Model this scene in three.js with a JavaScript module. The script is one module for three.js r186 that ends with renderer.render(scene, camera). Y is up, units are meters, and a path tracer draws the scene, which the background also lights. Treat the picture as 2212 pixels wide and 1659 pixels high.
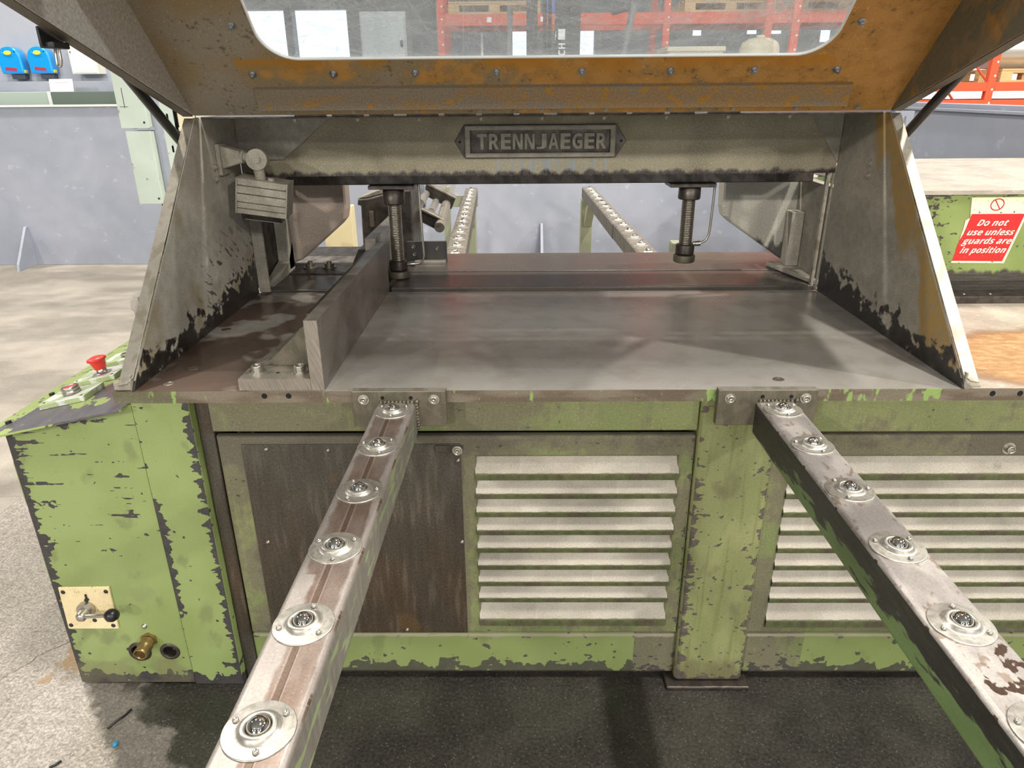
import * as THREE from 'three';
import { RoundedBoxGeometry } from 'three/addons/geometries/RoundedBoxGeometry.js';
import { mergeGeometries } from 'three/addons/utils/BufferGeometryUtils.js';
import { FontLoader } from 'three/addons/loaders/FontLoader.js';
import { TextGeometry } from 'three/addons/geometries/TextGeometry.js';
import { RectAreaLightUniformsLib } from 'three/addons/lights/RectAreaLightUniformsLib.js';

// ---------------------------------------------------------------- camera, sky, lamps, exposure
const scene = new THREE.Scene();
const camera = new THREE.PerspectiveCamera(56.7, 2212 / 1659, 0.05, 80);
camera.position.set(0, 1.4916, 1.4452);
camera.rotation.set(THREE.MathUtils.degToRad(-22.458), THREE.MathUtils.degToRad(0.729), THREE.MathUtils.degToRad(-0.4925), 'YXZ');
const renderer = new THREE.WebGLRenderer({ antialias: true });
renderer.toneMapping = THREE.LinearToneMapping;
renderer.toneMappingExposure = 0.5;
renderer.shadowMap.enabled = true;
renderer.shadowMap.type = THREE.PCFSoftShadowMap;
scene.background = new THREE.Color(5.2, 5.7, 6.2);          // overcast daylight outside the doors
const LAMP_Y = 8.5, LAMP_SIZE = 0.36, LAMP_NITS = 700;
// high bay lamps: x, z, gain (the rows in front of the saw run dimmed)
const LAMPS = [[-4, -3.5, 3.6, 'over the pale floor behind the console'], [-11, -3.5, 5.4, 'far left over the first aid wall'], [1.2, -3.0, 2.2, 'behind the saw before the grey barrier'], [10, -2.6, 12, 'far right over the racking aisle'], [-4, -9.5, 1, 'before the tall doorway'], [3, -9.5, 0.8, 'over the forklift'], [10, -9.5, 1.2, 'before the right doorway'], [10, 3, 1.5, 'in front of the saw far right'], [-4, 9.5, 0.3, 'between the front doorways on the left'], [3, 9.5, 0.3, 'between the front doorways on the right']];
const FILL_X = [-10, -3.5, 3.5, 10], FILL_Y = [7.1, 6.24], FILL_NITS = 1000, FRONT = 15;        // added fill lamps, unseen behind the camera, to light beam and guards
const FRONT_BATTEN = [3.2, 1.65, 1.5, 0.24, 1250];               // x, z, length, width, brightness
RectAreaLightUniformsLib.init();

// ---------------------------------------------------------------- helpers
const V = (x, y, z) => new THREE.Vector3(x, y, z);
let seed = 7;
const rnd = () => { seed = (seed * 1664525 + 1013904223) >>> 0; return seed / 4294967296; };
const rr = (a, b) => a + (b - a) * rnd();
const used = new Map();
function numbered(n) { const k = used.get(n) ?? 0; used.set(n, k + 1); return k ? `${n}_${String(k).padStart(3, '0')}` : n; }
const bases = new Map();
function tag(o, label, category, group, kind) {
  if (label) o.userData.label = label;
  if (category) o.userData.category = category;
  if (group) o.userData.group = group;
  if (kind) o.userData.kind = kind;
  return o;
}
function thing(name, label, category, base = [0, 0, 0], group) {
  const g = new THREE.Group(); g.name = numbered(name); g.position.set(...base); scene.add(g);
  bases.set(g, V(...base)); return tag(g, label, category, group);
}
function boxUV(g) {
  if (g.index) g = g.toNonIndexed();
  const p = g.attributes.position, uv = new Float32Array(p.count * 2), a = V(), b = V(), c = V();
  for (let i = 0; i < p.count; i += 3) {
    a.fromBufferAttribute(p, i); b.fromBufferAttribute(p, i + 1); c.fromBufferAttribute(p, i + 2);
    const n = b.clone().sub(a).cross(c.clone().sub(a)), ax = Math.abs(n.x), ay = Math.abs(n.y), az = Math.abs(n.z);
    for (const [j, q] of [[0, a], [1, b], [2, c]]) {
      const k = (i + j) * 2;
      if (ax >= ay && ax >= az) { uv[k] = q.z; uv[k + 1] = q.y; } else if (ay >= az) { uv[k] = q.x; uv[k + 1] = q.z; } else { uv[k] = q.x; uv[k + 1] = q.y; }
    }
  }
  g.setAttribute('uv', new THREE.BufferAttribute(uv, 2));
  return g;
}
function prep(g) {
  if (g.index) g = g.toNonIndexed();
  if (!g.userData.keep) g = boxUV(g);
  for (const k of Object.keys(g.attributes)) if (!['position', 'normal', 'uv'].includes(k)) g.deleteAttribute(k);
  g.clearGroups(); return g;
}
const join = (geos) => { const a = (Array.isArray(geos) ? geos : [geos]).map(prep); return a.length > 1 ? mergeGeometries(a) : a[0]; };
// geometry is given in world coordinates; the part is stored relative to its thing's base
function part(name, geos, m, parent, label) {
  const g = join(geos), base = bases.get(parent) ?? V(0, 0, 0);
  g.translate(-base.x, -base.y, -base.z);
  const me = new THREE.Mesh(g, m); me.name = name; me.castShadow = me.receiveShadow = true;
  parent.add(me); bases.set(me, base);
  if (label) me.userData.label = label;
  return me;
}
function solo(name, geos, m, label, category, group) {
  const g = join(geos); g.computeBoundingBox(); const b = g.boundingBox, base = V((b.min.x + b.max.x) / 2, b.min.y, (b.min.z + b.max.z) / 2);
  g.translate(-base.x, -base.y, -base.z);
  const me = new THREE.Mesh(g, m); me.name = numbered(name); me.position.copy(base); me.castShadow = me.receiveShadow = true; scene.add(me);
  return tag(me, label, category, group);
}
function struct(name, geos, m, parent = scene) {
  const me = new THREE.Mesh(join(geos), m); me.name = name; me.castShadow = me.receiveShadow = true; parent.add(me);
  if (parent === scene) me.userData.kind = 'structure';
  return me;
}
const box = (x0, x1, y0, y1, z0, z1, r = 0, seg = 2) => {
  const w = x1 - x0, h = y1 - y0, d = z1 - z0;
  const g = r > 0 ? new RoundedBoxGeometry(w, h, d, seg, Math.min(r, w / 2.01, h / 2.01, d / 2.01)) : new THREE.BoxGeometry(w, h, d);
  return g.translate((x0 + x1) / 2, (y0 + y1) / 2, (z0 + z1) / 2);
};
function extr(pts, depth, bevel = 0, holes = [], seg = 1) {
  const s = pts instanceof THREE.Shape ? pts : new THREE.Shape(pts.map((p) => new THREE.Vector2(p[0], p[1])));
  for (const h of holes) s.holes.push(h);
  const o = bevel > 0 ? { depth: depth - 2 * bevel, bevelEnabled: true, bevelSize: bevel, bevelThickness: bevel, bevelOffset: -bevel, bevelSegments: seg, curveSegments: 24 } : { depth, bevelEnabled: false, curveSegments: 24 };
  const g = new THREE.ExtrudeGeometry(s, o); return bevel > 0 ? g.translate(0, 0, bevel) : g;
}
const prismZ = (pts, z0, z1, b = 0, holes = [], seg = 1) => extr(pts, z1 - z0, b, holes, seg).translate(0, 0, z0);                       // outline in x, y
const prismX = (pts, x0, x1, b = 0) => extr(pts.map(([z, y]) => [-z, y]), x1 - x0, b).rotateY(Math.PI / 2).translate(x0, 0, 0);            // outline in z, y
const prismY = (pts, y0, y1, b = 0) => extr(pts.map(([x, z]) => [x, -z]), y1 - y0, b).rotateX(-Math.PI / 2).translate(0, y0, 0);           // outline in x, z
const orient = (g, dir) => g.applyQuaternion(new THREE.Quaternion().setFromUnitVectors(V(0, 1, 0), dir.clone().normalize()));
const cyl = (p, dir, r, h, seg = 24, r2 = r) => orient(new THREE.CylinderGeometry(r2, r, h, seg).translate(0, h / 2, 0), V(...dir)).translate(...p);
const rod = (a, b, r, seg = 14) => { const A = V(...a), B = V(...b), d = B.clone().sub(A); return cyl(a, [d.x, d.y, d.z], r, d.length(), seg); };
const lathe = (pts, p, dir = [0, 1, 0], seg = 32) => orient(new THREE.LatheGeometry(pts.map(([r, y]) => new THREE.Vector2(r, y)), seg), V(...dir)).translate(...p);
const tube = (pts, r, seg = 40, rad = 10) => new THREE.TubeGeometry(new THREE.CatmullRomCurve3(pts.map((p) => V(...p)), false, 'catmullrom', 0.3), seg, r, rad, false);
const ball = (p, r, a = 20, b = 14) => new THREE.SphereGeometry(r, a, b).translate(...p);
function rrect(x0, x1, y0, y1, r, Kind = THREE.Shape) {
  const s = new Kind();
  s.moveTo(x0 + r, y0); s.lineTo(x1 - r, y0); s.absarc(x1 - r, y0 + r, r, -Math.PI / 2, 0); s.lineTo(x1, y1 - r); s.absarc(x1 - r, y1 - r, r, 0, Math.PI / 2);
  s.lineTo(x0 + r, y1); s.absarc(x0 + r, y1 - r, r, Math.PI / 2, Math.PI); s.lineTo(x0, y0 + r); s.absarc(x0 + r, y0 + r, r, Math.PI, Math.PI * 1.5);
  return s;
}
const circleHole = (x, y, r) => { const p = new THREE.Path(); p.absarc(x, y, r, 0, Math.PI * 2, true); return p; };
const socketHead = (p, dir, r, h) => lathe([[0, h * 0.35], [r * 0.5, h * 0.35], [r * 0.52, h], [r * 0.88, h], [r, h * 0.85], [r, 0]], p, dir, 24);
const hexHead = (p, dir, r, h) => [cyl(p, dir, r * 1.45, h * 0.18, 20), cyl(p, dir, r, h, 6), cyl(p, dir, r * 0.5, h * 1.5, 12)];
const domeHead = (p, dir, r, h) => lathe([[0, h], [r * 0.5, h * 0.86], [r * 0.85, h * 0.45], [r, 0]], p, dir, 16);

// ---------------------------------------------------------------- noise and textures
const PT = new Uint8Array(512), GX = new Float32Array(256), GY = new Float32Array(256);
{ const a = [...Array(256).keys()]; for (let i = 255; i > 0; i--) { const j = Math.floor(rnd() * (i + 1)); [a[i], a[j]] = [a[j], a[i]]; } for (let i = 0; i < 512; i++) PT[i] = a[i & 255]; for (let i = 0; i < 256; i++) { const t = rnd() * Math.PI * 2; GX[i] = Math.cos(t); GY[i] = Math.sin(t); } }
function noise(x, y, px = 256, py = px) {                             // gradient noise, about -1 .. 1, repeats every px, py
  let xi = Math.floor(x), yi = Math.floor(y); const fx = x - xi, fy = y - yi; let x1, y1;
  if (px === 256) { xi &= 255; x1 = (xi + 1) & 255; } else { xi = ((xi % px) + px) % px; x1 = (xi + 1) % px; }
  if (py === 256) { yi &= 255; y1 = (yi + 1) & 255; } else { yi = ((yi % py) + py) % py; y1 = (yi + 1) % py; }
  const u = fx * fx * (3 - 2 * fx), v = fy * fy * (3 - 2 * fy), p = PT[xi], q = PT[x1], a = PT[p + yi], b = PT[q + yi], c = PT[p + y1], d = PT[q + y1], gx = fx - 1, gy = fy - 1;
  const n0 = GX[a] * fx + GY[a] * fy, n1 = GX[b] * gx + GY[b] * fy, n2 = GX[c] * fx + GY[c] * gy, n3 = GX[d] * gx + GY[d] * gy, t0 = n0 + u * (n1 - n0);
  return 1.5 * (t0 + v * (n2 + u * (n3 - n2) - t0));
}
function fbm(x, y, oct = 4, px = 256, py = px) { let s = 0, a = 0.5; for (let i = 0; i < oct; i++) { s += a * noise(x + i * 37, y + i * 17, px, py); x *= 2; y *= 2; if (px < 256) px *= 2; if (py < 256) py *= 2; if (px > 256) px = 256; if (py > 256) py = 256; a *= 0.5; } return s; }
const hash = (x, y) => { let h = (x * 374761393 + y * 668265263) | 0; h = Math.imul(h ^ (h >>> 13), 1274126177); return ((h ^ (h >>> 16)) >>> 0) / 4294967296; };
const sm = (a, b, x) => { const t = Math.min(1, Math.max(0, (x - a) / (b - a))); return t * t * (3 - 2 * t); };
const mix = (a, b, t) => a + (b - a) * t;
const mix3 = (a, b, t) => [a[0] + (b[0] - a[0]) * t, a[1] + (b[1] - a[1]) * t, a[2] + (b[2] - a[2]) * t];
// fn(x, y, o, i, j): x, y in metres; o.c = sRGB 0..255, o.k roughness, o.h height 0..1, o.m metal
function surface(wpx, hpx, w, h, x0, y0, fn, opts = {}) {
  const T0 = Date.now();
  const col = new Uint8Array(wpx * hpx * 4), orm = new Uint8Array(wpx * hpx * 4), o = { c: [0, 0, 0], k: 0.6, h: 0.5, m: 0 };
  for (let j = 0; j < hpx; j++) for (let i = 0; i < wpx; i++) {
    o.k = 0.6; o.h = 0.5; o.m = 0; fn(x0 + (i + 0.5) / wpx * w, y0 + (j + 0.5) / hpx * h, o, i, j);
    const q = (j * wpx + i) * 4;
    for (let c = 0; c < 3; c++) col[q + c] = Math.max(0, Math.min(255, o.c[c]));
    col[q + 3] = 255; orm[q] = Math.max(0, Math.min(255, o.h * 255)); orm[q + 1] = Math.max(5, Math.min(255, o.k * 255)); orm[q + 2] = Math.max(0, Math.min(255, o.m * 255)); orm[q + 3] = 255;
  }
  const mk = (d, srgb) => { const t = new THREE.DataTexture(d, wpx, hpx, THREE.RGBAFormat); t.magFilter = THREE.LinearFilter; t.minFilter = THREE.LinearMipmapLinearFilter; t.generateMipmaps = true; t.wrapS = t.wrapT = THREE.RepeatWrapping; if (srgb) t.colorSpace = THREE.SRGBColorSpace; t.repeat.set(1 / w, 1 / h); t.offset.set(-x0 / w, -y0 / h); t.needsUpdate = true; return t; };
  const cm = mk(col, true), om = opts.flat ? null : mk(orm, false);
  if (opts.flat) { const F = new THREE.MeshPhysicalMaterial({ map: cm, roughness: opts.flat, metalness: 0 }); return F; }
  const M = new THREE.MeshPhysicalMaterial({ map: cm, roughnessMap: om, metalnessMap: om, bumpMap: om, roughness: 1, metalness: 1, bumpScale: opts.bump ?? 0.0008, ...(opts.mat ?? {}) });
  M.name = opts.name ?? ''; if (globalThis.TIMES) console.log(wpx, hpx, x0, y0, Date.now() - T0); return M;
}
const plain = (hex, roughness, metalness = 0, extra = {}) => new THREE.MeshPhysicalMaterial({ color: hex, roughness, metalness, ...extra });
// chipped paint: how strongly bare metal shows at a point; edge = 0..1 pull towards chipping
const chipField = (x, y) => 0.55 * fbm(x * 26, y * 42, 3) + 0.45 * fbm(x * 75 + 9, y * 120 + 5, 3);

const GREEN = [138, 154, 96], BARE = [58, 55, 54];
function chippedGreen(x, y, o, edge, extra = 0) {
  const g = fbm(x * 5 + 3, y * 5, 3), f = 0.5 * fbm(x * 26, y * 36, 3) + 0.3 * fbm(x * 62 + 9, y * 80 + 5, 3) + 0.3 * fbm(x * 9 + 2, y * 11, 2) + edge * 0.62 + extra, fine = fbm(x * 260, y * 260, 2);
  let c = mix3(GREEN, [128, 143, 84], sm(-0.3, 0.4, g)); c = mix3(c, [108, 114, 76], sm(0.2, 0.45, fbm(x * 14 + 20, y * 9 + 7, 4)) * 0.5);
  c = c.map((v) => v + fine * 6);
  const chip = sm(0.318, 0.334, f); const rim = sm(0.285, 0.318, f) * (1 - chip);
  c = mix3(c, [158, 170, 118], rim * 0.25);
  o.c = mix3(c, BARE.map((v) => v + fine * 22 + fbm(x * 40, y * 40, 2) * 14), chip); o.k = mix(0.5, 0.62, chip) + fine * 0.05; o.h = mix(0.75, 0.25, chip) + fine * 0.05; o.m = 0;
}
const dirtBlend = (o, d, col) => { o.c = mix3(o.c, col, d); };

// control console, front sheet (x -1.2 .. -0.89) and corner sheet (x -0.89 .. -0.757)
const mConsole = surface(640, 1600, 0.34, 0.86, -1.21, 0, (x, y, o) => {
  const dl = x + 1.2, db = y;
  const jag = fbm(3, y * 60, 4) * 0.02 + fbm(x * 40, y * 90, 2) * 0.012;
  let e = 1.25 * Math.exp(-Math.max(0, dl - 0.004 - jag) / 0.013) + 1.1 * Math.exp(-Math.max(0, db - 0.028 - fbm(x * 30, 2, 3) * 0.05) / 0.014) + 0.25 * Math.exp(-Math.max(0, 0.82 - y - (-0.89 - x) * 0.2) / 0.02);
  e += 0.12 * sm(0.42, 0.5, y) * sm(0.66, 0.58, y) * sm(-1.19, -1.12, x);
  const streak = 0.3 * sm(0.16, 0.4, fbm(x * 9 + 40, y * 90 + 3, 3)) * sm(0.36, 0.5, y);
  chippedGreen(x, y, o, e, streak);
  const d = sm(0.0, 0.35, fbm(x * 12 + 5, y * 12 + 30, 4) + 0.5 * sm(0.14, 0.03, y) - 0.12);
  dirtBlend(o, d * 0.45 * sm(0.5, 0.1, y), [112, 108, 78]);
}, { bump: 0.0006, name: 'chipped green console paint' });
const mCorner = surface(288, 1600, 0.15, 0.86, -0.9, 0, (x, y, o) => {
  const dl = x + 0.889, dr = -0.757 - x, j1 = fbm(1, y * 55, 4), j2 = fbm(9, y * 50, 4);
  const band = sm(0.62, 0.55, y) * sm(0.22, 0.28, y);
  let e = (0.35 + 1.1 * band) * Math.exp(-Math.max(0, dl - 0.008 * band - j1 * 0.022) / 0.008) + 1.15 * Math.exp(-Math.max(0, dr - 0.006 - j2 * 0.03) / 0.009) + 1.0 * Math.exp(-Math.max(0, y - 0.02 - fbm(x * 30, 7, 3) * 0.04) / 0.012);
  chippedGreen(x, y, o, e);
}, { bump: 0.0006 });
const mGreen = surface(768, 768, 1, 1, 0, 0, (x, y, o) => chippedGreen(x, y, o, 0.08), { bump: 0.0006 });
const mLid = surface(640, 1024, 0.4, 1.0, -1.28, -0.98, (x, z, o) => {
  const worn = sm(-0.12, 0.1, fbm(x * 9 + 3, z * 7, 4) + (x + 1.0) * 2.2 + sm(-0.3, 0.02, z) * 0.35), f = 0.6 * fbm(x * 34, z * 34, 4) + 0.3 * fbm(x * 110, z * 110, 2), fine = fbm(x * 240, z * 240, 2);
  const bare = sm(0.30, 0.34, f + worn * 0.55 + 0.12);
  o.c = mix3([150, 166, 96].map((v) => v + fine * 8), [104, 99, 102].map((v) => v + fine * 20 + fbm(x * 30, z * 6, 3) * 26), bare); o.k = mix(0.5, 0.38, bare); o.m = bare * 0.4; o.h = mix(0.7, 0.35, bare);
}, { bump: 0.0005 });
// olive, grimy green of the doors and rails: one sheet in world x, y
function grimyGreen(x, y, o, grime, chip = 0) {
  const n = fbm(x * 6, y * 6, 4), m = fbm(x * 30 + 11, y * 30, 3), fine = fbm(x * 230, y * 230, 2), st = fbm(x * 90, y * 5 + 2, 3);
  let c = mix3([112, 120, 76], [124, 129, 84], sm(-0.3, 0.3, n));
  const g = sm(0.2, 0.56, grime + n * 0.55 + m * 0.35 + st * 0.18);
  c = mix3(c, [102, 97, 78], g * 0.85); c = mix3(c, [90, 84, 72], sm(0.7, 1.0, grime + m * 0.5) * 0.8);
  const f = sm(0.335, 0.36, chipField(x, y) + chip * 0.6), sp = hash(Math.floor(x * 1500), Math.floor(y * 1500)) > 0.996 ? 1 : 0;
  c = mix3(c, [66, 61, 57], f).map((v) => v + fine * 16 + sp * 70);
  o.c = c; o.k = mix(0.55, 0.75, g) + fine * 0.08; o.h = 0.6 - f * 0.3 + fine * 0.12 + m * 0.1;
}
const mDoor = surface(1792, 1024, 1.8, 0.9, -0.76, 0, (x, y, o) => {
  let gr = 0.35 + 0.5 * sm(0.66, 0.74, y) + 0.25 * fbm(x * 2 + 5, y * 3, 2), chip = 0;
  if (x < 0.5) { gr += 0.35 * sm(0.1, -0.3, x) * sm(0.55, 0.7, y); chip = 0.8 * Math.exp(-Math.max(0, 0.41 - x - fbm(4, y * 40, 3) * 0.02) / 0.008); gr += 0.5 * sm(-0.12, -0.15, x) * sm(0.1, 0.3, fbm(x * 3, y * 3, 2) + 0.2); gr += 0.3 * sm(0.22, 0.18, y) * sm(0.3, -0.6, Math.abs(x - 0.12)); }
  else { gr += 0.2 * sm(0.7, 0.66, y); chip = 0.25 * Math.exp(-Math.max(0, x - 0.59) / 0.01); }
  grimyGreen(x, y, o, gr, chip);
}, { bump: 0.0006 });
const mRailTop = surface(1536, 128, 1.95, 0.12, -0.76, 0.74, (x, y, o) => grimyGreen(x, y, o, 0.2 + 0.4 * sm(0.0, 0.35, fbm(x * 2.2 + 8, 3, 3) + (x < 0.3 ? 0.3 : -0.1)), -0.02), { bump: 0.0005 });
const mRailLow = surface(1536, 160, 1.95, 0.18, -0.76, 0, (x, y, o) => {
  const b = Math.exp(-Math.max(0, y - 0.045 - fbm(x * 18, 1, 4) * 0.06) / 0.016);
  if (x < 0.3 || x > 0.75) { chippedGreen(x, y, o, 0.12 + 0.75 * b); dirtBlend(o, 0.3, [110, 116, 70]); } else grimyGreen(x, y, o, 0.5, 0.15 + 0.5 * b);
  if (y > 0.147 + fbm(x * 20, 9, 2) * 0.01) { o.c = mix3(o.c, [150, 138, 122], 0.75); o.k = 0.5; }
}, { bump: 0.0007 });
const mPost = surface(384, 1280, 0.24, 0.86, 0.38, 0, (x, y, o) => {
  const dl = x - 0.41, dr = 0.592 - x, j1 = fbm(2, y * 36, 4), j2 = fbm(6, y * 36, 4), edgeL = sm(0.72, 0.55, y) * 1.0, st = fbm(x * 60, y * 3, 3);
  const n = fbm(x * 14, y * 7, 4), fine = fbm(x * 230, y * 230, 2);
  let c = mix3([122, 127, 82], [134, 138, 92], sm(-0.2, 0.3, n)); c = mix3(c, [106, 110, 64], sm(0.1, 0.35, st + 0.1 * n) * 0.55); c = mix3(c, [96, 90, 64], sm(0.2, 0.5, fbm(x * 9 + 2, y * 6 + 8, 4) + sm(0.2, 0.02, y) * 0.5) * 0.6);
  const f = chipField(x, y) * 1.2 + 0.04 + 0.85 * (0.35 + edgeL) * Math.exp(-Math.max(0, dl - j1 * 0.04) / 0.011) + 0.8 * Math.exp(-Math.max(0, dr - j2 * 0.036) / 0.008) + 0.4 * sm(0.05, 0.02, y);
  const chip = sm(0.34, 0.37, f);
  o.c = mix3(c, [84, 76, 68].map((v) => v + fbm(x * 50, y * 50, 3) * 30), chip).map((v) => v + fine * 12); o.k = 0.55 + chip * 0.1; o.h = mix(0.7, 0.3, chip) + fine * 0.08;
}, { bump: 0.0007 });
const mRust = surface(768, 768, 0.56, 0.6, -0.68, 0.15, (x, y, o) => {
  const n = fbm(x * 7 + 2, y * 5, 5), st = fbm(x * 70, y * 8, 4), fine = fbm(x * 240, y * 180, 2), sp = hash(Math.floor(x * 1300), Math.floor(y * 1300)) > 0.9975 ? 1 : 0;
  let c = mix3([66, 59, 49], [72, 59, 45], sm(-0.1, 0.35, n + fbm(x * 4, y * 4 + 9, 2) * 0.5 + (0.45 - y) * 0.6)); c = mix3(c, [88, 80, 68], sm(0.12, 0.4, st + n * 0.4) * 0.55); c = mix3(c, [74, 71, 64], sm(0.5, 0.7, y + n * 0.2) * 0.6); c = mix3(c, [100, 76, 46], sm(0.3, 0.5, fbm(x * 8 + 30, y * 8 + 2, 3)) * 0.6);
  o.c = c.map((v) => v + fine * 20 + st * 14 + sp * 90); o.k = 0.5 + n * 0.15; o.m = 0.25; o.h = 0.5 + st * 0.15 + fine * 0.15;
}, { bump: 0.0004 });
const SLAT_LEN = 0.068;                                               // length of a louvre blade's outline, top to lip
const mSlat = surface(1024, 128, 0.6, SLAT_LEN, 0, 0, (x, v, o) => {
  const s = v / SLAT_LEN, n = fbm(x * 9, v * 20, 4), fine = hash(Math.floor(x * 1700), Math.floor(v * 1900)), m = fbm(x * 60, v * 60, 3), lip = sm(0.59, 0.62, s + m * 0.018);
  const dust = [172, 165, 152].map((q) => q + n * 26 + (fine - 0.5) * 34 + (fine > 0.985 ? 60 : 0)), green = mix3([88, 92, 60], [84, 78, 60], sm(0.0, 0.35, fbm(x * 12 + 7, 4, 3) + 0.08)).map((q) => q + m * 18 + fbm(x * 220, v * 220, 2) * 12);
  const chip = sm(0.3, 0.34, chipField(x, v)) * lip;
  o.c = mix3(mix3(dust, green, lip), [66, 60, 54], chip); o.k = mix(0.85, 0.6, lip); o.h = 0.5 + (fine - 0.5) * 0.3 * (1 - lip) - chip * 0.2;
}, { bump: 0.0006 });
// steel of the work table
const steelTable = (x, z, o, browns) => {
  const n = fbm(x * 3, z * 3, 4), m = fbm(x * 14 + 5, z * 14, 4), fine = fbm(x * 300, z * 300, 2);
  let s = 0; for (let k = 0; k < 4; k++) { const a = 0.15 + k * 0.77 + k * k * 0.13, u = x * Math.cos(a) + z * Math.sin(a), w = -x * Math.sin(a) + z * Math.cos(a); s += sm(0.55, 0.75, noise(u * 7 + k * 11, w * 420 + k * 5)) * sm(0.0, 0.4, noise(u * 3, w * 9 + k)); }
  let c = mix3([158, 154, 147], [148, 143, 134], sm(-0.1, 0.5, m + browns)); c = mix3(c, [130, 124, 115], sm(0.1, 0.6, fbm(x * 5 + 9, z * 8, 4)) * 0.5);
  o.c = c.map((v) => v + fine * 7 + s * 7); o.k = 0.24 + sm(-0.4, 0.5, n) * 0.05 + s * 0.03; o.m = 0.2; o.h = 0.5 + fine * 0.05 - s * 0.1;
};
const mTable = surface(2048, 1024, 1.96, 1.0, -0.93, -0.95, (x, z, o) => { steelTable(x, z, o, x < -0.45 ? 0.35 : 0); if (z > -0.12 && x < -0.55) { const r = sm(-0.15, 0.2, fbm(x * 10, z * 10, 4) + 0.1); o.c = mix3(o.c, [176, 146, 124], r * 0.75); o.k = 0.45; o.m = 0.6; } if (x < -0.6) { const oil = sm(-0.1, 0.1, fbm(x * 6, z * 6 + 4, 4) + 0.1); o.c = mix3(o.c, [78, 60, 50], oil * 0.8); o.m = mix(o.m, 0.25, oil); } }, { bump: 0.00015 });
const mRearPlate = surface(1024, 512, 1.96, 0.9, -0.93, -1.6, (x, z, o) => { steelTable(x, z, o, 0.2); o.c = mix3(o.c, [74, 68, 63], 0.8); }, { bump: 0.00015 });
const mBed = surface(768, 768, 1.2, 1.0, 0.9, -0.95, (x, z, o) => {
  const n = fbm(x * 8, z * 8, 5), fine = fbm(x * 200, z * 200, 3), fl = sm(0.2, 0.4, fbm(x * 40, z * 90, 3)), d = Math.hypot((x - 1.5) / 0.52, (z + 0.18) / 0.24) + n * 0.12;
  const rust = sm(1.0, 0.9, d), ring = sm(0.12, 0.0, Math.abs(d - 0.97));
  let c = mix3([164, 153, 140], [182, 172, 158], sm(-0.3, 0.3, n)).map((v) => v + fine * 18 + fl * 18); c = mix3(c, mix3([164, 118, 72], [188, 146, 98], sm(-0.2, 0.3, fbm(x * 30, z * 60, 4))).map((v) => v + fl * 30), rust * 0.85); c = mix3(c, [120, 78, 50], ring * 0.5);
  o.c = c; o.k = 0.5 + fine * 0.1; o.m = 0.25; o.h = 0.5 + fine * 0.2;
}, { bump: 0.0003 });
const mEdge = surface(1536, 64, 2.2, 0.08, -0.93, 0.82, (x, y, o) => {
  const n = fbm(x * 8, y * 30, 4), m = fbm(x * 60 + 4, y * 20, 4), fine = fbm(x * 260, y * 260, 2), gz = Math.max(sm(0.62, 0.68, x) * sm(0.98, 0.9, x), sm(-0.74, -0.77, x) * sm(-0.84, -0.8, x) * 0.8, sm(0.37, 0.4, x) * sm(0.45, 0.42, x));
  let c = mix3([126, 116, 102], [104, 92, 78], sm(-0.2, 0.3, n)); c = mix3(c, [98, 100, 74], sm(0.1, 0.3, fbm(x * 3 + 2, 5, 3)) * 0.6); c = mix3(c, [140, 166, 96], sm(0.02, 0.12, m + gz * 0.32 - 0.34));
  o.c = c.map((v) => v + fine * 16); o.k = 0.45; o.m = 0.4; o.h = 0.5 + fine * 0.1;
}, { bump: 0.0003 });
// guards: dusty grey with an oily crust along the table and old ochre paint
function guardTex(right) {
  return surface(1024, 640, 1.0, 0.62, -0.92, 0.86, (z, y, o) => {
    const n = fbm(z * 6, y * 6, 4), m = fbm(z * 40, y * 40, 4), fine = fbm(z * 250, y * 250, 2), sp = hash(Math.floor(z * 1400), Math.floor(y * 1400));
    let c = mix3(right ? [140, 135, 123] : [158, 153, 141], right ? [158, 152, 138] : [174, 168, 155], sm(-0.3, 0.35, n)).map((v) => v + m * 16 + fine * 22 + (sp > 0.994 ? 80 : 0));
    const front = -0.99 * (y - 0.9), dz = front - z;                                             // distance behind the sloping front edge
    if (right) { const oc = sm(0.0, 0.3, fbm(z * 9 + 3, y * 4, 4) * 0.9 + 0.55 - Math.abs(dz - 0.06) * 5); c = mix3(c, mix3([158, 122, 60], [142, 120, 76], sm(-0.2, 0.3, m)), oc * 0.8); }
    else { const br = sm(-0.05, 0.3, fbm(z * 6 + 8, y * 6, 4) + 0.3 - (y - 0.9) * 0.9 + z * 0.5); c = mix3(c, [136, 122, 90], br * 0.6); }
    const hgt = (y - 0.88) - (right ? 0.05 : 0.045) - fbm(z * 24, y * 30, 5) * 0.075 - fbm(z * 9, y * 9, 3) * 0.05 - sm(-0.35, -0.75, z) * 0.04;
    const crust = sm(0.012, -0.012, hgt + m * 0.05), sc = right ? 0 : sm(0.24, 0.3, fbm(z * 16 + y * 10, y * 60 - z * 40, 4)) * sm(0.3, 0.1, y - 0.88) * sm(-0.3, -0.6, z);
    o.c = mix3(c, [44, 40, 36].map((v) => v + m * 18), Math.max(crust, sc)); o.k = mix(0.78, 0.34, Math.max(crust, sc)) + fine * 0.1; o.h = 0.5 + fine * 0.22 + m * 0.2 + crust * 0.25; o.m = 0;
  }, { bump: 0.0012 });
}
const mGuardL = guardTex(false), mGuardR = guardTex(true);
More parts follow.
